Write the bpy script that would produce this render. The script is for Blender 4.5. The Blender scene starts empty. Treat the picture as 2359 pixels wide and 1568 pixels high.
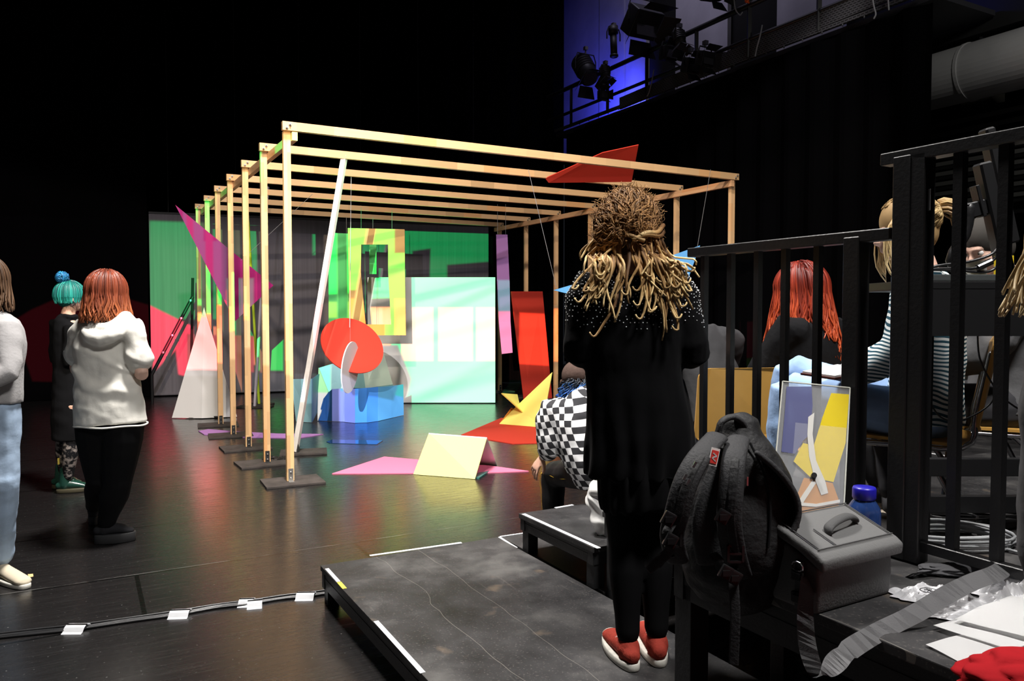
import bpy, bmesh, math, random
from mathutils import Vector, Matrix, Euler, noise
PI = math.pi
R = random.Random(7)
SC = bpy.context.scene
COL = SC.collection

# ---------------------------------------------------------------- camera
FP, CX, CY, HOR, CH = 1790.0, 1179.5, 784.0, 715.0, 1.45
TH = math.atan((CY - HOR) / FP)
cam_d = bpy.data.cameras.new('camera')
cam_d.sensor_width = 36.0
cam_d.lens = FP * 36.0 / 2359.0
cam_d.clip_start = 0.05
cam = bpy.data.objects.new('camera', cam_d)
cam.location = (0, 0, CH)
cam.rotation_euler = (PI / 2 - TH, 0, 0)
COL.objects.link(cam)
SC.camera = cam


def ray(u, v):
    x = (u - CX) / FP
    y = (v - CY) / FP
    c, s = math.cos(TH), math.sin(TH)
    return Vector((x, c - y * s, -s - y * c))


def at(u, v, Y):
    d = ray(u, v)
    return Vector((0, 0, CH)) + d * (Y / d.y)


def gz(u, v, z=0.0):
    d = ray(u, v)
    return Vector((0, 0, CH)) + d * ((z - CH) / d.z)


def on_plane(u, v, p0, n):
    d = ray(u, v)
    o = Vector((0, 0, CH))
    return o + d * ((p0 - o).dot(n) / d.dot(n))


# stage axes: W runs across the timber frame, D runs into the depth
Wv = Vector((0.875, 0.484, 0)).normalized()
Dv = Vector((-0.484, 0.875, 0)).normalized()
WANG = math.atan2(Wv.y, Wv.x)
P1 = Vector((-1.87, 6.5, 0))


def wd(w, d, z=0.0):
    p = P1 + Wv * w + Dv * d
    return Vector((p.x, p.y, z))


# ---------------------------------------------------------------- view
SC.view_settings.view_transform = 'Standard'
SC.view_settings.look = 'None'
SC.view_settings.exposure = 0.0
SC.view_settings.gamma = 1.0
SC.view_settings.use_curve_mapping = False
wld = bpy.data.worlds.new('world')
SC.world = wld
wld.use_nodes = True
wld.node_tree.nodes['Background'].inputs[0].default_value = (0.6, 0.65, 0.8, 1)
wld.node_tree.nodes['Background'].inputs[1].default_value = 0.012


# ---------------------------------------------------------------- lights
def light(name, kind, loc, target, energy, color=(1, 1, 1), **kw):
    l = bpy.data.lights.new(name, kind)
    l.energy = energy
    l.color = color
    for k, v in kw.items():
        setattr(l, k, v)
    o = bpy.data.objects.new(name, l)
    o.location = loc
    o.rotation_euler = (Vector(target) - Vector(loc)).to_track_quat('-Z', 'Y').to_euler()
    COL.objects.link(o)
    return o


class NT:
    """tiny helper around a node tree"""

    def __init__(s, tree):
        s.t = tree
        s.n = tree.nodes
        s.l = tree.links

    def put(s, inp, v):
        if isinstance(v, bpy.types.NodeSocket):
            s.l.new(v, inp)
        elif v is not None:
            if hasattr(inp.default_value, '__len__') and not hasattr(v, '__len__'):
                v = [v] * len(inp.default_value)
            inp.default_value = v

    def node(s, t, ins=None, **props):
        n = s.n.new(t)
        for k, v in props.items():
            setattr(n, k, v)
        for k, v in (ins or {}).items():
            s.put(n.inputs[k], v)
        return n

    def math(s, op, a, b=None, c=None, clamp=False):
        n = s.n.new('ShaderNodeMath')
        n.operation = op
        n.use_clamp = clamp
        s.put(n.inputs[0], a)
        if b is not None: s.put(n.inputs[1], b)
        if c is not None: s.put(n.inputs[2], c)
        return n.outputs[0]

    def dot(s, v, w):
        n = s.n.new('ShaderNodeVectorMath')
        n.operation = 'DOT_PRODUCT'
        s.put(n.inputs[0], v)
        n.inputs[1].default_value = w
        return n.outputs['Value']

    def mix(s, f, a, b, blend='MIX'):
        n = s.n.new('ShaderNodeMix')
        n.data_type = 'RGBA'
        n.blend_type = blend
        s.put(n.inputs[0], f)
        s.put(n.inputs[6], a)
        s.put(n.inputs[7], b)
        return n.outputs[2]

    def noise(s, vec, scale, detail=3, rough=.55):
        n = s.node('ShaderNodeTexNoise', {'Scale': scale, 'Detail': detail, 'Roughness': rough})
        if vec is not None: s.l.new(vec, n.inputs['Vector'])
        return n.outputs['Fac']

    def ramp(s, f, stops):
        n = s.n.new('ShaderNodeValToRGB')
        e = n.color_ramp.elements
        while len(e) < len(stops): e.new(0.5)
        for i, (p, c) in enumerate(stops):
            e[i].position = p
            e[i].color = (c[0], c[1], c[2], 1) if hasattr(c, '__len__') else (c, c, c, 1)
        s.put(n.inputs[0], f)
        return n.outputs[0]


def lamp_ab(l):
    l.use_nodes = True
    t = NT(l.node_tree)
    t.n.clear()
    out = t.node('ShaderNodeOutputLight')
    em = t.node('ShaderNodeEmission')
    t.l.new(em.outputs[0], out.inputs[0])
    tc = t.node('ShaderNodeTexCoord')
    sp = t.node('ShaderNodeSeparateXYZ')
    t.l.new(tc.outputs['Normal'], sp.inputs[0])
    nz = t.math('MULTIPLY', sp.outputs[2], -1)
    a = t.math('DIVIDE', sp.outputs[0], nz)
    b = t.math('DIVIDE', sp.outputs[1], nz)
    cb = t.node('ShaderNodeCombineXYZ', {0: a, 1: b, 2: 1.0})
    return t, em, cb.outputs[0], a, b


def poly_mask(t, vec, pts, soft=400.0):
    """convex polygon in (a,b) as a soft 0..1 mask"""
    area = sum(pts[i][0] * pts[(i + 1) % len(pts)][1] - pts[(i + 1) % len(pts)][0] * pts[i][1] for i in range(len(pts)))
    if area < 0: pts = pts[::-1]
    m = None
    for i in range(len(pts)):
        p, q = pts[i], pts[(i + 1) % len(pts)]
        nx, ny = -(q[1] - p[1]), q[0] - p[0]
        L = math.hypot(nx, ny)
        if L < 1e-9: continue
        nx, ny = nx / L, ny / L
        c = -(nx * p[0] + ny * p[1])
        d = t.dot(vec, (nx * soft, ny * soft, c * soft + .5))
        m = d if m is None else t.math('MINIMUM', m, d)
    return t.math('MINIMUM', t.math('MAXIMUM', m, 0.0), 1.0)


# the back screen plane and the white panel plane
SCR0 = gz(350, 914, 0)
SCR1 = at(1125, 525, 15.07); SCR1.z = 0
SCRn = (SCR1 - SCR0).normalized().cross(Vector((0, 0, 1)))
PANY = 12.07
PANn = Vector((0, 1, 0))
PAN0 = Vector((0, PANY, 0))

PROJ = Vector((-1.0, -0.5, 2.9))


def pab(q):
    d = q - PROJ
    return (d.x / d.y, d.z / d.y)


def scr(*uv):
    return [pab(on_plane(u, v, SCR0, SCRn)) for u, v in uv]


def pan(*uv):
    return [pab(on_plane(u, v, PAN0, PANn)) for u, v in uv]


def box2(u0, v0, u1, v1):
    return (u0, v0), (u1, v0), (u1, v1), (u0, v1)


GREEN = (.03, 2.1, .5)
GREENB = (.03, 5.5, .6)
RED = (8.0, .35, .75)
ORANGE = (6.0, 1.6, .7)
ORANGE2 = (2.6, .8, .25)
DARKW = (.10, .09, .11)
BAND = (3.0, 1.3, .8)
MINT = (.12, 1.5, .6)
projector = light('projector', 'SPOT', PROJ, PROJ + Vector((0, 1, 0)), 1000, spot_size=1.6, spot_blend=0.0, shadow_soft_size=0.012)
t, em, vec, pa, pb = lamp_ab(projector.data)
colr = (0.075, 0.07, 0.085, 1)
LAY = [
    # left half of the screen
    (scr(*box2(345, 480, 600, 735)), GREEN),
    (scr(*box2(482, 480, 491, 720)), DARKW),  # shadow of a post, drawn into the projected picture
    (scr(*box2(538, 480, 568, 640)), DARKW),
    (scr(*box2(592, 480, 640, 735)), DARKW),
    (scr((300, 690), (345, 703), (445, 752), (445, 880), (300, 900)), RED),
    (scr((340, 880), (345, 866), (405, 806), (413, 880)), DARKW),
    (scr((180, 672), (300, 690), (330, 860), (170, 890), (120, 760)), RED),
    (scr((30, 740), (75, 712), (165, 672), (200, 700), (190, 880), (75, 878)), RED),
    (scr(*box2(470, 752, 590, 840)), ORANGE),
    (scr(*box2(500, 735, 590, 776)), GREEN),
    (scr(*box2(590, 725, 652, 853)), GREENB),
    (scr((590, 925), (590, 862), (652, 925)), GREENB),
    (scr((345, 870), (400, 850), (445, 870), (600, 905), (600, 960), (345, 960)), DARKW),
    (scr(*box2(720, 490, 731, 587)), GREEN),
    # right half
    (scr(*box2(757, 440, 1132, 720)), GREEN),
    (scr((950, 578), (992, 572), (990, 640), (950, 640)), DARKW),
    (scr((1030, 480), (1130, 480), (1130, 640), (1005, 640), (1005, 612), (1030, 610)), DARKW),
    # white panel : mint light below the hanging boards, with a band of windows
    (pan(*box2(900, 636, 1170, 1400)), MINT),
    (pan(*box2(700, 835, 960, 1300)), MINT),
    (pan(*box2(757, 708, 900, 745)), ORANGE2),
    (pan(*box2(810, 708, 900, 842)), ORANGE2),
    (pan(*box2(925, 709, 997, 830)), BAND),
    (pan(*box2(1011, 709, 1088, 830)), BAND),
    (pan(*box2(1098, 709, 1176, 830)), BAND),
    (pan(*box2(1190, 709, 1256, 830)), BAND),
    (pan(*box2(1270, 709, 1300, 830)), ORANGE2),
    ([(.368, -.140), (.390, -.140), (.390, -.185), (.368, -.185)], (3.4, .3, .5)),
    ([(.368, -.185), (.390, -.185), (.390, -.235), (.368, -.235)], (1.2, 2.6, .5)),
    ([(-.410, -.5), (-.372, -.5), (-.372, -.165), (-.410, -.165)], (.05, .05, .05)),  # dark gap added to keep the red light off the bun
    ([(-.33, -.135), (-.25, -.135), (-.25, -.205), (-.33, -.205)], (3.6, .5, .5)),
    ([(-.15, -.236), (-.03, -.236), (-.03, -.3), (-.15, -.3)], (1.0, 1.1, 1.5)),  # patch added to brighten the blue curved screen
    ([(-.115, -.158), (-.062, -.158), (-.045, -.20), (-.055, -.243), (-.10, -.243), (-.13, -.20)], (.45, .42, .42)),  # dim patch added to hold the pattern off the red disc
    ([(-.293, .02), (-.285, .02), (-.285, -.14), (-.293, -.14)], (.4, .65, .2)),  # narrow strips added along the rear left posts to cut their green cast
    ([(-.3115, .02), (-.3035, .02), (-.3035, -.13), (-.3115, -.13)], (.4, .65, .2)),
    ([(-.212, .02), (-.202, .02), (-.202, -.16), (-.212, -.16)], (.4, .35, .2)),
    ([(-.243, .02), (-.234, .02), (-.234, -.15), (-.243, -.15)], (.4, .4, .2)),
    ([(-.271, .02), (-.262, .02), (-.262, -.135), (-.271, -.135)], (.4, .5, .2)),
    ([(-.212, -.16), (-.202, -.16), (-.202, -.245), (-.212, -.245)], (2.2, .75, .3)),
    ([(-.243, -.15), (-.234, -.15), (-.234, -.225), (-.243, -.225)], (2.2, .75, .3)),
    ([(-.271, -.135), (-.262, -.135), (-.262, -.205), (-.271, -.205)], (2.2, .75, .3)),
    ([(-.072, .02), (-.083, .02), (-.117, -.17), (-.106, -.17)], (1.1, 1.0, .95)),  # pale line added along the slanted pole to keep the green off it
    ([(-.106, -.17), (-.117, -.17), (-.133, -.26), (-.122, -.26)], (2.6, 1.0, 1.0)),
    ([(-.131, -.5), (-.1175, -.5), (-.1175, .3), (-.131, .3)], (.5, .36, .22)),  # warm strips added over the front left posts in place of green
    ([(-.164, -.5), (-.1495, -.5), (-.1495, .3), (-.164, .3)], (.5, .36, .22)),
    (pan((700, 835), (760, 838), (760, 1300), (560, 1300), (560, 835)), (.30, .34, .36)),
]
cur = colr
for pts, c in LAY:
    pts = [tuple(p) for p in pts]
    cur = t.mix(poly_mask(t, vec, pts), cur, (c[0], c[1], c[2], 1))
# end of the projected picture above, below and at the sides
edge = t.math('MAXIMUM', poly_mask(t, vec, [(-.60, -.213), (.42, -.213), (.42, .003), (-.60, .003)], 300), poly_mask(t, vec, [(-.19, -.252), (.42, -.252), (.42, -.1), (-.19, -.1)], 300))
edge = t.math('MAXIMUM', edge, poly_mask(t, vec, [(-.15, -.285), (.0, -.285), (.0, -.2), (-.15, -.2)], 300))
cur = t.mix(edge, (0, 0, 0, 1), cur)
t.l.new(cur, em.inputs[0])
em.inputs[1].default_value = 5.2

# front wash: high warm lamp, its barn door cuts the light off the top of the screen
WASH = Vector((0.2, 3.0, 9.0))
wash = light('front_wash_lamp', 'SPOT', WASH, WASH + Vector((0, 1, 0)), 1500, (1, 1, 1), spot_size=math.radians(179), spot_blend=0.0, shadow_soft_size=0.16)
t, em, vec, pa, pb = lamp_ab(wash.data)
m = poly_mask(t, vec, [(-.95, -.575), (.62, -.575), (1.6, -9), (-.62, -9)], 26)
cur = t.mix(m, (0, 0, 0, 1), (1, .93, .93, 1))
t.l.new(cur, em.inputs[0])
em.inputs[1].default_value = 1.0
# work lights over the floor and the seats
light('work_light_left', 'AREA', (-1.0, 4.2, 6.5), (-1.7, 4.9, .5), 420, (1, .96, .92), shape='DISK', size=.9, spread=math.radians(120))
light('work_light_right', 'AREA', (1.9, 1.0, 5.2), (0.6, 3.2, 0.6), 120, (1, .97, .94), shape='DISK', size=.7, spread=math.radians(120))
FRONT = Vector((-1.6, 0.0, 6.5))
fl = light('front_lamp', 'SPOT', FRONT, FRONT + Vector((0, 1, 0)), 1500, (1, 1, 1), spot_size=math.radians(179), spot_blend=0.0, shadow_soft_size=.08)
t, em, vec, pa, pb = lamp_ab(fl.data)
m = poly_mask(t, vec, [(-.345, -.29), (.66, -.29), (.60, -1.03), (-.345, -1.03)], 22)
cur = t.mix(m, (0, 0, 0, 1), (1, .86, .68, 1))
t.l.new(cur, em.inputs[0])
em.inputs[1].default_value = 1.1


# ---------------------------------------------------------------- materials
MATS = {}


def mat(name, color, rough=.6, spec=.3, metal=0.0, bump=0.0, bscale=60, var=0.0, vscale=6, sheen=0.0, coat=0.0, alpha=None):
    if name in MATS: return MATS[name]
    m = bpy.data.materials.new(name)
    m.use_nodes = True
    t = NT(m.node_tree)
    b = t.n['Principled BSDF']
    b.inputs['Base Color'].default_value = (*color, 1)
    b.inputs['Roughness'].default_value = rough
    b.inputs['Specular IOR Level'].default_value = spec
    b.inputs['Metallic'].default_value = metal
    b.inputs['Sheen Weight'].default_value = sheen
    b.inputs['Coat Weight'].default_value = coat
    tc = t.node('ShaderNodeTexCoord')
    if var:
        f = t.noise(tc.outputs['Object'], vscale, 4)
        lo = [c * (1 - var) for c in color] + [1]
        hi = [min(1, c * (1 + var)) for c in color] + [1]
        t.l.new(t.ramp(f, [(.3, lo), (.7, hi)]), b.inputs['Base Color'])
    if bump:
        f = t.noise(tc.outputs['Object'], bscale, 4)
        bn = t.node('ShaderNodeBump', {'Strength': bump, 'Distance': .01, 'Height': f})
        t.l.new(bn.outputs[0], b.inputs['Normal'])
    MATS[name] = m
    return m


def tree_of(m):
    t = NT(m.node_tree)
    return t, t.n['Principled BSDF'], t.node('ShaderNodeTexCoord')


def wood_mat(name, base, axis=0, seg=3.2):
    """finger-jointed pine: short blocks of slightly different tone along the length"""
    m = mat(name, base, .42, .35)
    t, b, tc = tree_of(m)
    sp = t.node('ShaderNodeSeparateXYZ', {0: tc.outputs['Object']})
    o = t.node('ShaderNodeObjectInfo')
    L = sp.outputs[axis]
    oth = sp.outputs[(axis + 1) % 3]
    row = t.math('GREATER_THAN', oth, 0.0)
    k = t.math('FLOOR', t.math('MULTIPLY_ADD', L, seg, t.math('MULTIPLY_ADD', row, .47, t.math('MULTIPLY', o.outputs['Random'], 31))))
    cmb = t.node('ShaderNodeCombineXYZ', {0: k, 1: row, 2: o.outputs['Random']})
    wn = t.node('ShaderNodeTexWhiteNoise', {'Vector': cmb.outputs[0]}, noise_dimensions='3D')
    c = t.ramp(wn.outputs['Value'], [(0, [x * .74 for x in base]), (.25, base), (.8, [min(1, x * 1.12) for x in base]), (1, [base[0] * 1.0, base[1] * .82, base[2] * .68])])
    mp = t.node('ShaderNodeMapping', {'Vector': tc.outputs['Object']})
    sc = [60, 60, 60]; sc[axis] = 2.2
    mp.inputs['Scale'].default_value = sc
    g = t.noise(mp.outputs[0], 1.0, 3)
    c = t.mix(t.math('MULTIPLY', g, .35), c, (base[0] * .8, base[1] * .55, base[2] * .4, 1))
    t.l.new(c, b.inputs['Base Color'])
    return m


# ---------------------------------------------------------------- object helpers
def prop(o, label=None, cat=None, group=None, kind=None):
    if label: o['label'] = label
    if cat: o['category'] = cat
    if group: o['group'] = group
    if kind: o['kind'] = kind
    return o


def empty(name, label, cat, loc=(0, 0, 0), rz=0.0, group=None):
    o = bpy.data.objects.new(name, None)
    o.empty_display_size = .1
    COL.objects.link(o)
    o.location = loc
    o.rotation_euler = (0, 0, rz)
    return prop(o, label, cat, group)


def obj(name, bm, m, parent=None, smooth=False, loc=None, rot=None, origin=True):
    me = bpy.data.meshes.new(name)
    if isinstance(bm, bpy.types.Mesh):
        me = bm
    else:
        if loc is None and parent is None and origin:      # put the origin at the base of the thing
            vs = [v.co for v in bm.verts]
            if vs:
                c = Vector(((min(v.x for v in vs) + max(v.x for v in vs)) / 2, (min(v.y for v in vs) + max(v.y for v in vs)) / 2, min(v.z for v in vs)))
                bmesh.ops.translate(bm, verts=bm.verts, vec=-c)
                loc = c
        bmesh.ops.recalc_face_normals(bm, faces=bm.faces)
        bm.to_mesh(me)
        bm.free()
    if m is not None:
        for mm in (m if isinstance(m, (list, tuple)) else [m]): me.materials.append(mm)
    if smooth:
        for p in me.polygons: p.use_smooth = True
    o = bpy.data.objects.new(name, me)
    COL.objects.link(o)
    if parent: o.parent = parent
    if loc is not None: o.location = loc
    if rot is not None: o.rotation_euler = rot
    return o


def bx(bm, c, s, rot=None, bevel=0.0):
    """box centre c, full size s, optional Matrix/Euler rotation"""
    M = Matrix.Translation(Vector(c))
    if rot is not None:
        M = M @ (rot.to_matrix().to_4x4() if hasattr(rot, 'to_matrix') else rot)
    M = M @ Matrix.Diagonal((s[0], s[1], s[2], 1))
    r = bmesh.ops.create_cube(bm, size=1.0, matrix=M)
    if bevel:
        es = list({e for v in r['verts'] for e in v.link_edges})
        bmesh.ops.bevel(bm, geom=es, offset=bevel, segments=2, affect='EDGES', profile=.7)
    return r['verts']


def bar(bm, p, q, w, h, up=Vector((0, 0, 1)), bevel=0.0):
    """rectangular bar from p to q; w sideways, h along up"""
    p, q = Vector(p), Vector(q)
    d = q - p
    L = d.length
    x = d.normalized()
    y = up.cross(x)
    if y.length < 1e-4: y = Vector((0, 1, 0)).cross(x)
    y.normalize()
    z = x.cross(y)
    M = Matrix((x, y, z)).transposed().to_4x4()
    M.translation = (p + q) / 2
    return bx(bm, (0, 0, 0), (1, 1, 1), None) if False else _bx_m(bm, M @ Matrix.Diagonal((L, w, h, 1)), bevel)


def _bx_m(bm, M, bevel=0.0):
    r = bmesh.ops.create_cube(bm, size=1.0, matrix=M)
    if bevel:
        es = list({e for v in r['verts'] for e in v.link_edges})
        bmesh.ops.bevel(bm, geom=es, offset=bevel, segments=1, affect='EDGES')
    return r['verts']


def cyl(bm, p, q, r, r2=None, n=16, caps=True):
    p, q = Vector(p), Vector(q)
    d = q - p
    M = d.to_track_quat('Z', 'Y').to_matrix().to_4x4()
    M.translation = (p + q) / 2
    bmesh.ops.create_cone(bm, cap_ends=caps, segments=n, radius1=r, radius2=r if r2 is None else r2, depth=d.length, matrix=M)


def ball(bm, c, r, s=(1, 1, 1), rot=None, seg=16):
    M = Matrix.Translation(Vector(c))
    if rot is not None: M = M @ rot.to_matrix().to_4x4()
    M = M @ Matrix.Diagonal((r * s[0], r * s[1], r * s[2], 1))
    bmesh.ops.create_uvsphere(bm, u_segments=seg, v_segments=max(6, seg * 2 // 3), radius=1, matrix=M)


def catmull(pts, k=6):
    if len(pts) < 3 or k < 2: return [tuple(p) for p in pts]
    P = [pts[0]] + list(pts) + [pts[-1]]
    out = []
    for i in range(1, len(P) - 2):
        for j in range(k):
            t = j / k
            out.append(tuple(0.5 * ((2 * b) + (-a + c) * t + (2 * a - 5 * b + 4 * c - d) * t * t + (-a + 3 * b - 3 * c + d) * t ** 3)
                             for a, b, c, d in zip(P[i - 1], P[i], P[i + 1], P[i + 2])))
    out.append(tuple(pts[-1]))
    return out


def sweep(bm, pts, n=10, side=None, close=True, k=1, caps=2, layer=None, lt=None):
    """tube through pts = [(x,y,z,rx[,ry])...]; side = vector that rx follows"""
    pts = [tuple(p) if len(p) == 5 else tuple(p) + (p[3],) for p in pts]
    if k > 1: pts = catmull(pts, k)
    P = [Vector(p[:3]) for p in pts]
    rx = [p[3] for p in pts]; ry = [p[4] for p in pts]
    N = len(P)
    ref = Vector(side) if side is not None else None
    rings = []
    x = None
    for i in range(N):
        tdir = (P[min(i + 1, N - 1)] - P[max(i - 1, 0)])
        if tdir.length < 1e-9: tdir = Vector((0, 0, 1))
        tdir.normalize()
        if ref is not None:
            x = ref - tdir * ref.dot(tdir)
            if x.length < 1e-5: x = tdir.orthogonal()
        elif x is None:
            x = tdir.orthogonal()
        else:
            x = x - tdir * x.dot(tdir)
            if x.length < 1e-5: x = tdir.orthogonal()
        x.normalize()
        y = tdir.cross(x)
        rings.append((P[i], x.copy(), y, rx[i], ry[i], tdir.copy()))
    if caps == 2:            # rounded ends
        def cap(r, s):
            out = []
            for a in (65, 35):
                c, sn = math.cos(math.radians(a)), math.sin(math.radians(a))
                off = min(r[3], r[4]) * sn
                out.append((r[0] + r[5] * (s * off), r[1], r[2], r[3] * c, r[4] * c, r[5]))
            return out
        st = cap(rings[0], -1)
        en = cap(rings[-1], 1)
        rings = st + rings + en[::-1]
    vr = []
    M = len(rings)
    for j, (c, x, y, a, b, _) in enumerate(rings):
        row = []
        for i in range(n):
            th = 2 * PI * i / n
            v = bm.verts.new(c + x * (a * math.cos(th)) + y * (b * math.sin(th)))
            if layer is not None: v[layer] = j / max(1, M - 1)
            row.append(v)
        vr.append(row)
    for j in range(M - 1):
        for i in range(n):
            bm.faces.new((vr[j][i], vr[j][(i + 1) % n], vr[j + 1][(i + 1) % n], vr[j + 1][i]))
    if caps:
        bm.faces.new(vr[0][::-1])
        bm.faces.new(vr[-1])
    return vr


def ribbon(bm, pts, w, th=.003, side=(1, 0, 0), k=6):
    """flat strap along pts = [(x,y,z)], width w along side"""
    return sweep(bm, [(p[0], p[1], p[2], w / 2, th / 2) for p in pts], n=8, side=side, k=k, caps=1)


def board(bm, pts, th=.01, nrm=None):
    """flat board: polygon pts (front face) pushed back by th along its normal, away from the camera"""
    P = [Vector(p) for p in pts]
    n = Vector((0, 0, 0))
    for i in range(len(P)):
        a, b = P[i], P[(i + 1) % len(P)]
        n += Vector(((a.y - b.y) * (a.z + b.z), (a.z - b.z) * (a.x + b.x), (a.x - b.x) * (a.y + b.y)))
    n.normalize()
    if nrm is not None: n = Vector(nrm).normalized()
    elif n.dot(P[0] - Vector((0, 0, CH))) < 0: n = -n
    a = [bm.verts.new(p) for p in P]
    b = [bm.verts.new(p + n * th) for p in P]
    bm.faces.new(a)
    bm.faces.new(b[::-1])
    for i in range(len(P)):
        j = (i + 1) % len(P)
        bm.faces.new((a[i], a[j], b[j], b[i]))


def bm_new():
    return bmesh.new()


def lathe(bm, prof, n=24, c=(0, 0, 0)):
    rows = []
    for r, z in prof:
        rows.append([bm.verts.new((c[0] + r * math.cos(2 * PI * i / n), c[1] + r * math.sin(2 * PI * i / n), c[2] + z)) for i in range(n)])
    for j in range(len(rows) - 1):
        for i in range(n):
            bm.faces.new((rows[j][i], rows[j][(i + 1) % n], rows[j + 1][(i + 1) % n], rows[j + 1][i]))
    bm.faces.new(rows[0][::-1])
    bm.faces.new(rows[-1])


def bake_organic(bm, voxel=.008, smooth=3, disp=None, dec=None):
    """fuse the shapes of bm into ONE continuous skin and return it as a mesh"""
    bmesh.ops.recalc_face_normals(bm, faces=bm.faces)
    me = bpy.data.meshes.new('tmp')
    bm.to_mesh(me); bm.free()
    o = bpy.data.objects.new('tmp', me)
    COL.objects.link(o)
    md = o.modifiers.new('r', 'REMESH'); md.mode = 'VOXEL'; md.voxel_size = voxel; md.adaptivity = 0
    if smooth:
        ms = o.modifiers.new('s', 'SMOOTH'); ms.iterations = smooth; ms.factor = .6
    dg = bpy.context.evaluated_depsgraph_get()
    res = bpy.data.meshes.new_from_object(o.evaluated_get(dg))
    bpy.data.objects.remove(o)
    bpy.data.meshes.remove(me)
    if disp:
        res.calc_loop_triangles()
        nr = [v.normal.copy() for v in res.vertices]
        for v, n in zip(res.vertices, nr):
            v.co += n * disp(v.co)
    res.materials.clear()
    return res


def organic(name, bm, m, parent=None, voxel=.008, smooth=3, disp=None, **kw):
    return obj(name, bake_organic(bm, voxel, smooth, disp), m, parent, smooth=True, **kw)
# ================================================================ room
BLACK = mat('black_drape', (.0022, .0022, .0026), 1.0, 0.0)
# floor: black painted ply with seams, scratches and dust
FLOOR = mat('stage_floor', (.02, .018, .018), .3, .85)
t, b, tc = tree_of(FLOOR)
geo = t.node('ShaderNodeNewGeometry')
wc = t.dot(geo.outputs['Position'], tuple(Wv))
dc = t.dot(geo.outputs['Position'], tuple(Dv))
seam = None
SL = (4.68, 5.72, 7.30, 8.80, 10.3, 3.98, 11.8)
for s in SL:
    k = t.math('LESS_THAN', t.math('ABSOLUTE', t.math('SUBTRACT', dc, s)), .008)
    seam = k if seam is None else t.math('MAXIMUM', seam, k)
for lo, hi, ws in ((3.98, 4.68, (.235, 1.46, -2.3)), (4.68, 5.72, (-1.6,)), (5.72, 7.30, (3.1,)), (7.30, 8.80, (1.9,))):
    inr = t.math('MULTIPLY', t.math('GREATER_THAN', dc, lo), t.math('LESS_THAN', dc, hi))
    for wv_ in ws:
        k = t.math('MULTIPLY', t.math('LESS_THAN', t.math('ABSOLUTE', t.math('SUBTRACT', wc, wv_)), .011 if lo < 4 else .004), inr)
        seam = t.math('MAXIMUM', seam, k)
cw = t.node('ShaderNodeCombineXYZ', {0: wc, 1: dc})
mp = t.node('ShaderNodeMapping', {'Vector': cw.outputs[0]}); mp.inputs['Scale'].default_value = (1.4, 26, 1)
streak = t.noise(mp.outputs[0], 1.6, 5, .65)
cloud = t.noise(geo.outputs['Position'], 1.3, 5, .6)
grit = t.noise(geo.outputs['Position'], 70, 2, .5)
c = t.ramp(streak, [(.3, (.0065, .0063, .0064)), (.6, (.0115, .011, .0112)), (.8, (.025, .024, .023))])
c = t.mix(t.math('MULTIPLY', cloud, .6), c, (.013, .0108, .0106, 1))
c = t.mix(t.ramp(grit, [(.68, 0), (.74, 1)]), c, (.09, .088, .085, 1))
scuff = t.math('MULTIPLY', t.math('LESS_THAN', t.math('ABSOLUTE', t.math('SUBTRACT', dc, SL[0] + .016)), .006), t.math('GREATER_THAN', t.noise(mp.outputs[0], 4.0, 3), .5))
c = t.mix(scuff, c, (.075, .073, .07, 1))
c = t.mix(seam, c, (.002, .002, .002, 1))
t.l.new(c, b.inputs['Base Color'])
t.l.new(t.ramp(t.noise(mp.outputs[0], 3.0, 4, .6), [(.3, .19), (.75, .33)]), b.inputs['Roughness'])
h = t.math('SUBTRACT', t.math('MULTIPLY', streak, .35), seam)
t.l.new(t.node('ShaderNodeBump', {'Strength': .04, 'Distance': .004, 'Height': h}).outputs[0], b.inputs['Normal'])
bm = bm_new(); bx(bm, (0, 8, -.05), (34, 26, .1)); prop(obj('floor', bm, FLOOR), kind='structure')

def drape(name, p, q, z0, z1, fold=.05, wl=.42):
    """pleated black drape from p to q"""
    bm = bm_new()
    p, q = Vector(p), Vector(q)
    L = (q - p).length; d = (q - p) / L; n = Vector((-d.y, d.x, 0))
    N = int(L / .07)
    rows = []
    for z in (z0, z1):
        rows.append([bm.verts.new(p + d * (L * i / N) + n * (fold * math.sin(2 * PI * i * .07 / wl) + .02 * math.sin(i * .37)) + Vector((0, 0, z))) for i in range(N + 1)])
    back = [[bm.verts.new(v.co + n * .004) for v in r] for r in rows]
    for i in range(N):
        bm.faces.new((rows[0][i], rows[0][i + 1], rows[1][i + 1], rows[1][i]))
        bm.faces.new((back[0][i + 1], back[0][i], back[1][i], back[1][i + 1]))
    return prop(obj(name, bm, BLACK, origin=False), kind='structure')

drape('wall_back', (-13, 15.6, 0), (1.03, 15.6, 0), .01, 9.5)
# black leg beside the screen on the left
LEGM = mat('leg_drape', (.0035, .0032, .0035), 1.0, 0.0)
SD = (SCR1 - SCR0).normalized()
pl = SCR0 - SD * 4.2 - Vector((0, .05, 0)); ql = SCR0 - SD * .03
d = drape('wall_left', pl, ql, .01, 9.4, .012, .5); d.data.materials.clear(); d.data.materials.append(LEGM)
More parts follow.
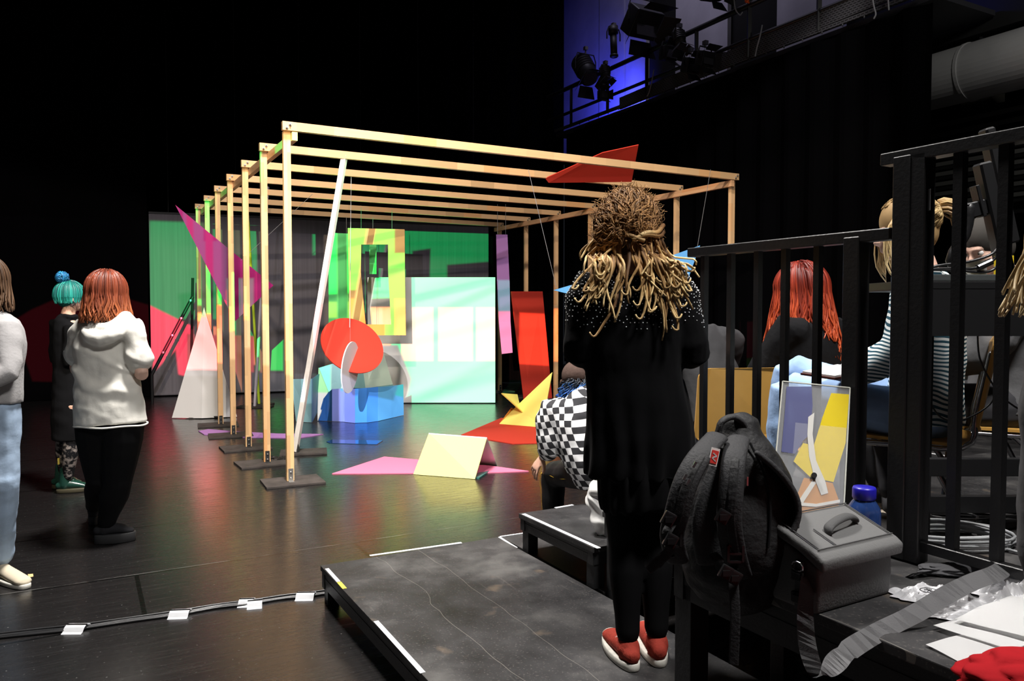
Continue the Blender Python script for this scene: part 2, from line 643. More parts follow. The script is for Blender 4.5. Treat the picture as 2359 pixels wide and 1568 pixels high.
# right side wall drape hanging below the gallery, along the depth axis
GE = at(1298, 295, 15.1)
GZ = GE.z
GE.z = 0
gdir = -Dv
drape('wall_right', GE + Vector((.06, 0, 0)), GE + gdir * 7.33 + Vector((.06, 0, 0)), .38, GZ - .11, .045)
Wr = Vector((gdir.y, -gdir.x, 0))
if Wr.x < 0: Wr = -Wr
bm = bm_new()
for (a0, a1) in ((-6, 22),):
    bar(bm, GE + Wr * 4.0 + gdir * a0 + Vector((0, 0, 5)), GE + Wr * 4.0 + gdir * a1 + Vector((0, 0, 5)), .2, 10)
WALLG = mat('gallery_wall_grey', (.05, .05, .055), .9, .1)
prop(obj('wall_far_right', bm, mat('dark_wall', (.012, .012, .012), .9, .05), origin=False), kind='structure')
bm = bm_new(); bx(bm, (2, 6, 11.0), (40, 34, .2)); prop(obj('ceiling', bm, mat('dark_ceiling', (.01, .01, .01), .95, .02)), kind='structure')
bm = bm_new(); bx(bm, (0, -6.2, 5.5), (40, .2, 11)); prop(obj('wall_front', bm, mat('dark_wall', (.012, .012, .012))), kind='structure')
# audience side: ceiling void beyond the drape end -> wall with pier
def gp(s, w, z):
    """point by distance s along the gallery (towards the camera), w to its right"""
    p = GE + gdir * s + Wr * w
    return Vector((p.x, p.y, z))

# gallery back wall: alternating pale piers and dark openings
bm = bm_new(); bm2 = bm_new()
GWO = 1.25
bar(bm2, gp(-3.5, GWO + .12, GZ + 2.6), gp(16, GWO + .12, GZ + 2.6), .2, 5.6)
prop(obj('wall_gallery', bm2, mat('dark_wall', (.012, .012, .012)), origin=False), kind='structure')
def gal_u(u, v=150):
    """s along gallery back wall where the view column u meets it"""
    lo, hi = -6., 13.
    for _ in range(50):
        mid = (lo + hi) / 2
        p = gp(mid, GWO, 0)
        if CX + FP * p.x / p.y < u: lo = mid
        else: hi = mid
    return lo
PALE = mat('pale_wall_panel', (.30, .29, .33), .85, .1, var=.12, vscale=2)
for i, (u0, u1, dk) in enumerate(((1298, 1384, 0), (1386, 1442, 1), (1444, 1490, 0), (1557, 1636, 0), (1638, 1678, 1), (1790, 1940, 1))):
    s0, s1 = gal_u(u0), gal_u(u1)
    bm = bm_new()
    bar(bm, gp(s0, GWO - .02 - .03 * dk, GZ + 2.6), gp(s1, GWO - .02 - .03 * dk, GZ + 2.6), .08, 5.4)
    prop(obj('trim_%d' % (i + 1), bm, PALE, origin=False), kind='structure')

# the black trim edge of the gallery floor, with checker plate web
GREY_STEEL = mat('dark_steel', (.035, .035, .04), .5, .4, metal=.3, bump=.2)
bm = bm_new(); bar(bm, gp(-.5, .68, GZ - .035), gp(7.4, .68, GZ - .035), 1.1, .06)
prop(obj('gallery_deck', bm, GREY_STEEL, origin=False), 'dark steel walkway running along the black side drape', 'walkway')
# cable tray mesh along the gallery edge
NET = mat('cable_tray', (.075, .075, .078), .6, .3, metal=.2, bump=.6, bscale=25)
t, b, tc = tree_of(NET)
br = t.node('ShaderNodeTexBrick', {'Scale': 9.0, 'Mortar Size': .06, 'Color1': (.01, .01, .01, 1), 'Color2': (.02, .02, .02, 1), 'Mortar': (.09, .09, .095, 1)})
geo = t.node('ShaderNodeNewGeometry')
v = t.node('ShaderNodeCombineXYZ', {0: t.dot(geo.outputs['Position'], tuple(Dv)), 1: t.dot(geo.outputs['Position'], (0, 0, 1))})
t.l.new(v.outputs[0], br.inputs['Vector']); t.l.new(br.outputs[0], b.inputs['Base Color'])
bm = bm_new(); bar(bm, gp(1.8, 0, GZ + .05), gp(7.4, 0, GZ + .16), .03, .2)
bar(bm, gp(-.3, 0, GZ - .0), gp(7.4, 0, GZ - .0), .04, .05)
for i in range(26):
    s = .6 + i * .3
    cyl(bm, gp(s, -.03, GZ - .06), gp(s, -.03, GZ - .02), .008, n=6)
prop(obj('cable_tray', bm, NET, origin=False), 'perforated dark metal cable tray along the gallery edge', 'cable tray')
light('gallery_blue_lamp', 'SPOT', gp(.9, .45, GZ + .1), gp(.3, 1.3, GZ + .5), 420, (.05, .06, 1), spot_size=math.radians(120), spot_blend=1.0, shadow_soft_size=.05)
light('gallery_blue_lamp', 'SPOT', gp(6.9, .45, GZ + .15), gp(6.9, 1.3, GZ + .5), 22, (.08, .10, 1), spot_size=math.radians(150), spot_blend=.7, shadow_soft_size=.05)
light('added_gallery_fill', 'AREA', gp(3.0, -.6, GZ + 3.9), gp(3.0, 1.2, GZ + 1.2), 38, (.8, .75, 1), size=1.6, spread=math.radians(150))  # added fill to bring out the gallery wall panels, no lamp of its own
# gallery railing
g = empty('gallery_railing', 'black pipe railing of the upper lighting gallery', 'railing', gp(0, 0, GZ))
def gobj(name, bm, m, par): 
    o = obj(name, bm, m, par); o.matrix_parent_inverse = Matrix.Translation(-par.location); return o
RAIL = mat('black_rail_paint', (.013, .013, .015), .42, .45)
def zline(u, v):
    """height on the gallery edge plane seen at pixel (u,v)"""
    n = Wr; p = on_plane(u, v, GE, n)
    return p
for k, (a, b_) in enumerate((((1298, 203), (1680, 40)), ((1298, 258), (1680, 118)))):
    pa_, pb_ = zline(*a), zline(*b_)
    dd = (pb_ - pa_).normalized()
    zm = (pa_.z + pb_.z) / 2
    bm = bm_new(); cyl(bm, gp(-.6, 0, zm), gp(7.4, 0, zm), .04 if k == 0 else .028, n=12)
    gobj('top_rail' if k == 0 else 'middle_rail', bm, RAIL, g)
    if k == 0: ztop = zm
for u in (1316, 1400, 1490, 1604, 1725, 1885):
    p = zline(u, 150)
    bm = bm_new(); bar(bm, Vector((p.x, p.y, GZ)), Vector((p.x, p.y, ztop + (.9 if u in (1725,) else 0))), .05, .05)
    gobj('post', bm, RAIL, g)

# stage lanterns hung on the gallery railing
LAMPB = mat('lantern_black', (.012, .012, .014), .5, .35)
LENS = mat('lantern_lens', (.05, .05, .06), .1, .6)
def lantern(name, label, u, v, size, tilt=.6, kind=0, yaw=0.0):
    p = zline(u, v) - Wr * .18
    r = empty(name, label, 'stage light', p, WANG + yaw, group='stage lanterns on the gallery rail')
    s = size * .62
    bm = bm_new()
    Rt = Euler((tilt, 0, 0)).to_matrix()
    def q(x, y, z): return Rt @ Vector((x * s, y * s, z * s))
    if kind == 0:      # fresnel: round housing with fins
        cyl(bm, q(0, .32, 0), q(0, -.28, 0), .2 * s, n=20)
        cyl(bm, q(0, .40, 0), q(0, .32, 0), .13 * s, .2 * s, n=20)
        for i in range(5): cyl(bm, q(0, .28 - .07 * i, 0), q(0, .25 - .07 * i, 0), .225 * s, n=20)
    elif kind == 1:    # profile: long barrel
        cyl(bm, q(0, .2, 0), q(0, -.5, 0), .11 * s, n=18)
        cyl(bm, q(0, .42, 0), q(0, .18, 0), .16 * s, n=18)
        cyl(bm, q(0, -.5, 0), q(0, -.56, 0), .135 * s, n=18)
    else:              # flood box
        vs = bx(bm, (0, 0, 0), (.5 * s, .28 * s, .42 * s), None, .02 * s)
        bmesh.ops.rotate(bm, verts=bm.verts, matrix=Rt)
        for i in range(4): 
            a = q(-.2, .16, -.12 + .08 * i); b_ = q(.2, .16, -.12 + .08 * i); bar(bm, a, b_, .02 * s, .02 * s)
    obj('housing', bm, LAMPB, r, True)
    bm = bm_new()
    if kind == 2: bar(bm, q(-.19, -.145, 0), q(.19, -.145, 0), .005, .3 * s)
    else:
        e = -.29 if kind == 0 else -.57
        cyl(bm, q(0, e, 0), q(0, e - .01, 0), (.16 if kind == 0 else .11) * s, n=20)
    obj('lens', bm, LENS, r)
    if kind != 1:
        for k, (sx, sz) in enumerate(((1, 0), (-1, 0), (0, 1), (0, -1))):
            bm = bm_new()
            e = -.29 if kind == 0 else -.15
            rr = .2 if kind == 0 else .24
            a = q(sx * rr, e, sz * rr); b_ = q(sx * (rr + .16), e - .2, sz * (rr + .16))
            side = (Rt @ Vector((0 if sx else 1, 0, 1 if sx else 0)))
            v4 = [a + side * rr * s * .8, a - side * rr * s * .8, b_ - side * rr * s * 1.1, b_ + side * rr * s * 1.1]
            board(bm, v4, .004)
            obj('barn_door', bm, LAMPB, r)
    bm = bm_new()
    w = .26 * s
    pts = [(w, 0, 0), (w, 0, .2 * s), (w * .8, 0, .34 * s), (-w * .8, 0, .34 * s), (-w, 0, .2 * s), (-w, 0, 0)]
    sweep(bm, [(*p_, .012) for p_ in pts], n=6)
    obj('yoke', bm, LAMPB, r)
    bm = bm_new(); cyl(bm, (0, 0, .34 * s), (0, 0, .44 * s), .015); bx(bm, (0, 0, .46 * s), (.06, .07, .06)); ball(bm, (.03, 0, .44 * s), .014)
    obj('clamp', bm, mat('dull_metal', (.25, .25, .26), .35, .5, metal=.8), r)
    return r
lantern('stage_lantern', 'round black stage lantern with open barn doors, lowest on the blue-lit gallery end', 1368, 165, 1.35, .9, 0)
lantern('stage_lantern', 'slim black profile lantern standing above the gallery rail against the violet wall', 1433, 95, .85, 1.5, 1)
lantern('stage_lantern', 'large square black floodlight tilted over the gallery rail', 1500, 55, 1.7, .7, 2)
lantern('stage_lantern', 'small black lantern hung between the gallery rails in the blue light', 1414, 172, .62, 1.2, 0)
lantern('stage_lantern', 'black box lantern hanging below the lower gallery rail in the brightest blue', 1408, 222, .55, 0, 2)
lantern('stage_lantern', 'round black lantern hung between the rails before the grey wall strip', 1586, 95, .7, 1.2, 0)
lantern('stage_lantern', 'left box lantern of the pair clipped under the lower gallery rail', 1612, 155, .8, .3, 2)
lantern('stage_lantern', 'right box lantern of the pair clipped under the lower gallery rail', 1646, 140, .8, .3, 2)
lantern('stage_lantern', 'dark grey box lantern sitting on the gallery deck between rail posts', 1560, 128, .8, .1, 2)
lantern('stage_lantern', 'black lantern cut by the top edge of the photo above the gallery', 1660, -14, 1.0, .4, 0)
# white cable loops hanging at the gallery
WCAB = mat('grey_cable', (.35, .36, .38), .5, .3)
for k, (lab, pts) in enumerate((
        ('pale cable tied down beside the tall gallery post', [(1762, 60), (1757, 85), (1750, 110), (1746, 130)]),
        ('pale cable drooping near the two steel posts of the gallery', [(1512, 162), (1508, 185), (1502, 210), (1497, 222)]),
        ('looped thin cable hanging before the dark gallery opening', [(1697, 0), (1700, 22), (1710, 36), (1716, 30)]),
        ('twisted pale cable bundle near the right end of the gallery', [(2017, 0), (2020, 18), (2024, 34), (2020, 44)]),
        ('short pale cable drop beside the twisted bundle', [(2052, -6), (2053, 10), (2054, 24)]))):
    bm = bm_new(); sweep(bm, [(*(zline(u, v) - Wr * .05), .009) for u, v in pts], n=6, k=4)
    prop(obj('cable', bm, WCAB), lab, 'cable')
bm = bm_new(); p = zline(1728, 4) - Wr * .06
sweep(bm, [(p.x, p.y, p.z + .08, .012), (p.x, p.y, p.z, .02), (p.x + .03, p.y, p.z - .03, .012)], n=8); ball(bm, p, .03)
prop(obj('safety_hook', bm, mat('orange_plastic', (.8, .12, .02), .5)), 'small orange hook hanging at the gallery top', 'hook')

# big ventilation duct and louvre wall at upper right (audience side)
DUCT = mat('duct_metal', (.42, .42, .42), .5, .4, metal=.35, var=.1, vscale=1.5)
def rp(u, v, w):
    return on_plane(u, v, GE + Wr * w, Wr)
a = rp(2100, 190, .9); b_ = rp(2600, 20, .9)
zm = (a.z + b_.z) / 2
g = empty('ventilation_duct', 'big round grey air duct running below the ceiling at upper right', 'duct', (a.x, a.y, zm))
bm = bm_new(); s_a = (a - GE).dot(gdir); s_b = s_a + 5
cyl(bm, gp(s_a - .6, 1.35, zm), gp(s_b, 1.35, zm), .34, n=40); gobj('duct_tube', bm, DUCT, g)
for k in range(4):
    bm = bm_new(); s0 = s_a + .45 + k * 1.1; cyl(bm, gp(s0, 1.35, zm), gp(s0 + .04, 1.35, zm), .352, n=40); gobj('joint_band', bm, DUCT, g)
    bm = bm_new(); bar(bm, gp(s0 + .1, 1.35, zm + 1.8), gp(s0 + .14, 1.35, zm + .3), .03, .03); gobj('hanger', bm, RAIL, g)
LOUV = mat('louvre_grey', (.07, .07, .065), .7, .2)
g = empty('louvre_wall', 'dark horizontal louvre slats below the round air duct', 'louvre', gp(s_a, 1.9, 3))
bm = bm_new()
for i in range(9):
    zz = zm - .45 - i * .13
    bar(bm, gp(s_a - .8, 1.8, zz), gp(s_b, 1.8, zz), .05, .05)
gobj('slats', bm, LOUV, g)
bm = bm_new(); bar(bm, gp(s_a - .8, 1.95, zm - 1.0), gp(s_b, 1.95, zm - 1.0), .04, 1.4); gobj('back_panel', bm, mat('dark_wall', (.012, .012, .012)), g)
# olive grey concrete pier behind the audience
bm = bm_new(); p = rp(2262, 300, 2.6); bar(bm, Vector((p.x, p.y, .3)), Vector((p.x, p.y, 5.4)), .42, .3, up=Wr)
prop(obj('wall_pier', bm, mat('pier_grey', (.16, .155, .13), .85, .1, var=.15, vscale=2), origin=False), kind='structure')
light('added_duct_fill', 'AREA', gp(10.2, -1.2, zm + 1.2), gp(8.0, 1.6, zm - .3), 18, (1, .97, .92), size=.4, spread=math.radians(120))  # added fill so the air duct shows, no lamp stands there
# ================================================================ timber frame
PINE = wood_mat('pine_lath_x', (.78, .52, .27), 0)
PINEZ = wood_mat('pine_lath_z', (.78, .52, .27), 2)
STEELB = mat('zinc_bracket', (.45, .44, .42), .35, .5, metal=.8)
BLKM = mat('blackened_bracket', (.03, .03, .03), .5, .4)
PLATE = mat('base_plate_black', (.055, .047, .043), .7, .25, bump=.3, bscale=30, var=.35, vscale=8)
STEP, SPAN, HT = .938, 5.0, 3.0
frame = empty('timber_frame', 'large open pine timber frame of seven portals standing on black base plates', 'timber frame', P1, WANG)
# local frame coords: x along the span, y into the depth
PW = .06
for i in range(7):
    for side in (0, 1):
        x = side * SPAN
        y = i * STEP
        bm = bm_new(); bx(bm, (0, 0, (HT - .07) / 2 + .01), (PW, .045, HT - .09), bevel=.002)
        po = obj('post', bm, PINEZ, frame, loc=(x, y, 0))
        bm = bm_new()                                   # base bracket: upright leaf with screws
        bx(bm, (0, -.027, .065), (.04, .004, .12)); bx(bm, (0, -.05, .019), (.04, .05, .004))
        br_ = obj('bracket', bm, BLKM if i else STEELB, po)
        for zz in (.045, .095):
            bm = bm_new(); ball(bm, (0, -.031, zz), .009, seg=8); obj('screw', bm, STEELB, br_)
        bm = bm_new()
        rz = R.uniform(-.12, .12)
        bx(bm, (0, 0, .009), (.48, .36, .017), bevel=.003)
        obj('base_plate', bm, PLATE, frame, loc=(x + (-.03 if i else .02), y, 0), rot=(0, 0, rz))
    bm = bm_new(); bx(bm, (SPAN / 2, 0, 0), (SPAN + .09, .045, .072), bevel=.002)
    be = obj('beam', bm, PINE, frame, loc=(0, i * STEP - .046, HT - .036))
    for side in (0, 1):
        for dx, dz in ((-.012, -.014), (.014, .014)):
            bm = bm_new()
            cyl(bm, (side * SPAN + dx, -.022, dz), (side * SPAN + dx, -.032, dz), .011, n=8)
            cyl(bm, (side * SPAN + dx, -.03, dz), (side * SPAN + dx, -.045, dz), .005, n=6)
            obj('bolt', bm, STEELB, be)
for side in (0, 1):
    bm = bm_new(); bx(bm, (0, (6 * STEP) / 2, 0), (.045, 6 * STEP + .14, .07), bevel=.002)
    # own material axis: long side is y here
    PINEY = wood_mat('pine_lath_y', (.70, .42, .22), 1)
    sx = side * SPAN + (.053 if side == 0 else -.053)
    obj('side_rail', bm, PINEY, frame, loc=(sx, 0, HT - .115))

# slanted white lath with its own foot
WHITEW = mat('white_painted_lath', (.78, .74, .68), .5, .3, var=.1, vscale=9)
a = at(680, 1047, 7.8); a.z = .03
b_ = at(794, 357, 7.66)
g = empty('slanted_pole', 'white painted square pole leaning from a black base plate up to the second beam', 'pole', (a.x, a.y, 0))
bm = bm_new(); bar(bm, a - g.location, b_ - g.location, .05, .05, bevel=.002)
obj('pole', bm, WHITEW, g)
bm = bm_new(); bx(bm, (0, 0, .0), (.46, .3, .02), bevel=.003); obj('base_plate', bm, PLATE, g, loc=(.07, .06, .012), rot=(0, 0, .25))
bm = bm_new(); bx(bm, (.03, -.0, .06), (.015, .06, .09)); obj('bracket', bm, BLKM, g)

# ================================================================ back screen and white panel
GAUZE = mat('projection_screen', (.20, .185, .20), .85, .1, bump=.1, bscale=14)
t, b, tc = tree_of(GAUZE)
mp = t.node('ShaderNodeMapping', {'Vector': tc.outputs['Object']}); mp.inputs['Scale'].default_value = (26, 26, .5)
n_ = t.noise(mp.outputs[0], 1.0, 3)
t.l.new(t.ramp(n_, [(.2, (.17, .157, .17)), (.8, (.23, .213, .23))]), b.inputs['Base Color'])
tl = on_plane(345, 495, SCR0, SCRn)
sh = 3.06
g = empty('projection_screen', 'wide grey projection screen with a hemmed lower edge hanging at the back of the stage', 'projection screen', SCR0)
SD = (SCR1 - SCR0).normalized()
Ls = (SCR1 - SCR0).length
bm = bm_new(); bar(bm, Vector((0, 0, .06 + sh / 2 - .03)), SD * Ls + Vector((0, 0, .06 + sh / 2 - .03)), .012, sh - .06); obj('screen_cloth', bm, GAUZE, g)
bm = bm_new(); bar(bm, Vector((0, 0, .045)) - Vector((0, .01, 0)), SD * Ls + Vector((0, -.01, .045)), .03, .05, bevel=.01); obj('hem_pipe', bm, GAUZE, g)
bm = bm_new(); bar(bm, Vector((0, 0, sh + .02)), SD * Ls + Vector((0, 0, sh + .02)), .03, .03); obj('top_batten', bm, BLKM, g)
for k in range(6):
    bm = bm_new(); q = SD * (.3 + k * (Ls - .6) / 5); cyl(bm, q + Vector((0, 0, sh)), q + Vector((0, 0, 9)), .003, n=5)
    obj('suspension_line', bm, BLKM, g)
WP = mat('white_panel', (.86, .85, .83), .6, .2)
pL = at(848, 930, PANY); pR = at(1141, 930, PANY)
bm = bm_new(); bx(bm, ((pL.x + pR.x) / 2, PANY + .02, .99), (pR.x - pL.x, .04, 1.95), bevel=.003)
g = obj('stage_flat', bm, WP); prop(g, 'large square white panel standing upright before the right half of the screen', 'panel')
bm = bm_new(); bar(bm, (.6, .02, .02), (.6, .5, .02), .05, .04); bar(bm, (.6, .48, .03), (.6, .03, 1.2), .04, .03); bar(bm, (-.6, .02, .02), (-.6, .5, .02), .05, .04); bar(bm, (-.6, .48, .03), (-.6, .03, 1.2), .04, .03)
obj('rear_brace', bm, PINE, g)

# ================================================================ coloured set pieces
def paint(name, c, rough=.75):
    return mat(name, c, max(rough, .7), .06, bump=.05, bscale=40)
PURP = paint('magenta_paint', (.36, .02, .15))
REDP = paint('red_paint', (.60, .05, .03))
YEL = paint('yellow_paint', (.98, .90, .22))
YELP = paint('pale_yellow_paint', (.86, .82, .30))
PINK = paint('pink_paint', (.75, .20, .33))
BLUE = paint('blue_paint', (.08, .32, .90))
BLUEV = paint('violet_blue_paint', (.24, .30, .80))
BLUEL = paint('light_blue_paint', (.15, .52, .90))
NAVY = paint('navy_paint', (.012, .05, .14))
TEAL = paint('pale_teal_paint', (.30, .55, .60))
TEALD = paint('grey_teal_paint', (.16, .30, .28))
GREYG = paint('warm_grey_paint', (.40, .38, .31))
LILAC = paint('lilac_paint', (.45, .22, .52))
SKY = paint('sky_blue_paint', (.14, .42, .80))
WHP = paint('white_paint', (.84, .82, .80))
OLI = paint('beige_board', (.80, .50, .18))
GRP = paint('pale_green_paint', (.16, .80, .24))
WIRE = mat('thin_wire', (.4, .4, .4), .4, .5, metal=.5)

def flat(name, label, cat, uvY, m, th=.012, group=None, wires=None, front=None):
    """uvY: list of (u,v,Y)"""
    bm = bm_new(); P = [at(*p) for p in uvY]
    board(bm, P, th)
    o = obj(name, bm, m); prop(o, label, cat, group)
    inv = o.location
    for (p, q) in (wires or []):
        bm = bm_new(); cyl(bm, at(*p) - inv, at(*q) - inv, .0016 + .0001 * p[2], n=5)
        obj('hanging_wire', bm, WIRE, o)
    return o

cone_ = [(470, 708, 10.55), (396, 966, 10.35), (546, 959, 10.45)]
mid = at(470, 968, 10.2)
bm = bm_new()
ap = at(470, 708, 10.5); l0 = at(396, 965, 10.38); l0.z = .012; r0 = at(546, 959, 10.5); r0.z = .012
board(bm, [ap, l0, Vector(((l0.x + r0.x) / 2, l0.y - .04, .012)), ], .012)
board(bm, [ap, Vector(((l0.x + r0.x) / 2, l0.y - .04, .012)), r0], .012)
g = obj('white_triangle', bm, WHP); prop(g, 'tall narrow white triangle standing behind the left row of posts', 'set piece')
bm = bm_new(); bx(bm, (0, .12, .012), (.5, .3, .02)); bar(bm, (0, .25, .02), (0, .05, .9), .03, .03); obj('rear_support', bm, BLKM, g)

flat('magenta_triangle', 'long magenta triangle hanging point up between the left posts', 'set piece',
     [(404, 472, 9.25), (541, 740, 9.35), (630, 657, 9.45)], PURP, wires=[((555, 600, 9.38), (720, 447, 9.9))])
flat('red_kite', 'red four-cornered board lying over the front beams at the frame top', 'set piece',
     [(1256, 411, 8.75), (1388, 352, 8.4), (1471, 334, 8.3), (1455, 419, 8.7), (1264, 421, 8.78)], REDP)
flat('blue_kite', 'light blue pointed board hanging on wires behind the woman with dreadlocks', 'set piece',
     [(1275, 668, 8.6), (1520, 598, 8.6), (1613, 565, 8.6), (1578, 662, 8.6), (1420, 704, 8.6)], SKY,
     wires=[((1282, 664, 8.6), (1217, 390, 8.5)), ((1606, 572, 8.6), (1637, 390, 8.6))])
# hanging frame with opening
bm = bm_new()
O = [at(*p, 11.0) for p in ((801, 525), (932, 528), (935, 772), (806, 772))]
I = [at(*p, 11.0) for p in ((832, 563), (894, 563), (894, 626), (901, 747), (842, 747), (831, 626))]
Oo = [O[0], O[1], (O[1] + O[2]) / 2 * 1.0, O[2], O[3], (O[0] + O[3]) / 2]
Oo[2] = at(933, 640, 11.0); Oo[5] = at(803, 640, 11.0)
for k in range(6):
    board(bm, [Oo[k], Oo[(k + 1) % 6], I[(k + 1) % 6], I[k]], .02)
bmesh.ops.remove_doubles(bm, verts=bm.verts, dist=.0004)
g = obj('cutout_board', bm, OLI); prop(g, 'tall beige board with a long rectangular opening hanging before the white panel', 'set piece')
for (p, q) in (((832, 527), (832, 478)), ((903, 529), (903, 484))):
    bm = bm_new(); cyl(bm, at(*p, 11.0) - g.location, at(*q, 11.05) - g.location, .003, n=5); obj('hanging_wire', bm, WIRE, g)
flat('hanging_strip', 'broad pale green strip hanging left behind the board with the opening', 'set piece',
     [(757, 536, 11.35), (806, 538, 11.35), (806, 760, 11.35), (757, 760, 11.35)], GRP, wires=[((765, 537, 11.35), (765, 497, 11.4)), ((798, 537, 11.35), (798, 500, 11.4))])
flat('hanging_strip', 'narrow pale green strip seen through the opening of the beige board', 'set piece',
     [(851, 548, 11.6), (867, 548, 11.6), (867, 631, 11.6), (851, 631, 11.6)], GRP, wires=[((859, 549, 11.6), (859, 500, 11.7))])
# thin lilac strip, folded once, at right
bm = bm_new()
Y = 12.6
board(bm, [at(1143, 540, Y), at(1169, 540, Y), at(1174, 650, Y), at(1145, 650, Y)], .01)
board(bm, [at(1145, 650, Y), at(1174, 650, Y), at(1176, 740, Y - .04), at(1149, 740, Y - .04)], .01)
board(bm, [at(1149, 740, Y - .04), at(1176, 740, Y - .04), at(1181, 812, Y - .12), at(1156, 815, Y - .12)], .01)
g = obj('hanging_strip', bm, LILAC); prop(g, 'long narrow lilac strip hanging inside the rear right corner of the frame', 'set piece')
for u in (1146, 1165):
    bm = bm_new(); cyl(bm, at(u, 541, Y) - g.location, at(u, 470, Y) - g.location, .003, n=5); obj('hanging_wire', bm, WIRE, g)
p0 = at(1207, 916, 12.45); p1 = at(1272, 908, 12.75); p0.z = p1.z = .01
bm = bm_new(); board(bm, [at(1177, 671, 12.75), at(1250, 671, 13.0), p1, p0], .015)
prop(obj('red_plank', bm, REDP), 'tall red board leaning against the rear right posts', 'set piece')

# red disc with interlocked white disc
g = empty('red_disc', 'tilted round red disc hanging on a wire inside the frame', 'set piece', at(812, 795, 8.68))
bm = bm_new()
lathe(bm, [(.365, -.006), (.365, .006)], n=64)
# ellipse long axis 45 deg down right; short axis factor .63
nrm = None
e1 = Vector((.76, 0, -.65)).normalized()          # long axis in view plane
e2 = e1.cross(Vector((0, 1, 0))).normalized()       # in view plane, perpendicular
short = .66
e2t = (e2 * short + Vector((0, 1, 0)) * math.sqrt(1 - short * short)).normalized()
e3 = e1.cross(e2t).normalized()
M = Matrix((e1, e2t, e3)).transposed().to_4x4()
bmesh.ops.transform(bm, verts=bm.verts, matrix=M)
obj('disc', bm, REDP, g)
bm = bm_new(); cyl(bm, Vector((-.03, 0, .2)), at(809, 404, 8.66) - g.location, .003, n=5); obj('hanging_wire', bm, mat('white_cord', (.7, .7, .7)), g)
wc_ = at(807, 846, 8.5)
bm = bm_new(); lathe(bm, [(.285, -.006), (.285, .006)], n=56)
wn = Euler((0, 0, 0))
MM = Matrix.Rotation(.09, 4, 'Y') @ Matrix.Rotation(math.radians(83), 4, 'Z') @ Matrix.Rotation(PI / 2, 4, 'X')
bmesh.ops.transform(bm, verts=bm.verts, matrix=MM)
q = obj('folded_disc', bm, WHP, loc=wc_); prop(q, 'white disc hanging nearly edge-on through the red disc', 'set piece')
bm = bm_new(); cyl(bm, Vector((0, 0, .26)), at(809, 404, 8.66) - wc_, .0015, n=5)
obj('hanging_wire', bm, WIRE, q)

# ---- blue and teal folded boards in the middle
bm = bm_new()
def zf(u, v, Y, z=None):
    p = at(u, v, Y)
    if z is not None: p.z = z
    return p
g = empty('teal_folded_board', 'pale teal folded board with tapered foot at the left of the blue group', 'set piece', zf(700, 970, 10.1, 0))
def part(name, pts, m, par, th=.012):
    bm = bm_new(); board(bm, [p - par.location for p in pts], th); return obj(name, bm, m, par)
part('left_facet', [zf(671, 873, 10.15), zf(718, 872, 10.0), zf(717, 970, 10.0, .005), zf(682, 974, 10.08, .005)], TEAL, g)
part('right_facet', [zf(718, 872, 10.0), zf(738, 858, 10.35), zf(734, 940, 10.3), zf(717, 970, 10.0, .005)], mat('slate_blue_paint', (.10, .20, .30), .45), g)
g = empty('teal_arch', 'pale teal arched board folded over the blue screen', 'set piece', zf(760, 960, 10.5, 0))
part('front_facet', [zf(735, 847, 10.3), zf(771, 836, 10.4), zf(800, 843, 10.4), zf(797, 893, 10.3), zf(757, 902, 10.25)], TEAL, g)
part('leg_facet', [zf(735, 847, 10.3), zf(757, 902, 10.25), zf(750, 925, 10.2), zf(733, 972, 10.15, .005), zf(731, 925, 10.3)], GREYG, g)
part('side_facet', [zf(800, 843, 10.4), zf(836, 850, 10.5), zf(842, 894, 10.4), zf(797, 893, 10.3)], TEALD, g)
part('rear_facet', [zf(771, 836, 10.4), zf(880, 799, 10.7), zf(905, 885, 10.6), zf(842, 894, 10.4), zf(836, 850, 10.5)], mat('sage_paint', (.34, .42, .33), .45), g)
part('rear_leg', [zf(842, 894, 10.42), zf(905, 885, 10.6), zf(905, 960, 10.6, .005), zf(842, 970, 10.42, .005)], TEALD, g)
part('green_leg', [zf(731, 960, 10.32), zf(750, 900, 10.4), zf(756, 930, 10.35), zf(740, 962, 10.3)], mat('green_paint', (.08, .45, .2), .45), g)
# curved blue screen: strip of facets with real curvature
g = empty('blue_curved_screen', 'low wavy blue screen standing on the stage floor below the red disc', 'set piece', zf(830, 975, 9.95, 0))
def yb(v): return CH * FP / (v - HOR)
bot = [(731, 970), (752, 971), (765, 971.5), (795, 973), (818, 975.5), (845, 974.5), (870, 971), (900, 964), (929, 957)]
top = [(745, 918), (756, 904), (765, 896), (795, 894), (818, 895), (845, 893), (870, 891), (900, 889), (928, 885)]
fm = [NAVY, NAVY, BLUEV, BLUEV, BLUE, BLUE, BLUEL, BLUEL]
for k in range(8):
    Y0, Y1 = yb(bot[k][1]), yb(bot[k + 1][1])
    bm = bm_new()
    board(bm, [p - g.location for p in (zf(*top[k], Y0), zf(*top[k + 1], Y1), zf(*bot[k + 1], Y1, .004), zf(*bot[k], Y0, .004))], .008)
    if k < 2: nm = 'navy_facet'
    elif k < 4: nm = 'violet_facet'
    elif k < 6: nm = 'blue_facet'
    else: nm = 'light_blue_facet'
    obj(nm, bm, fm[k], g)
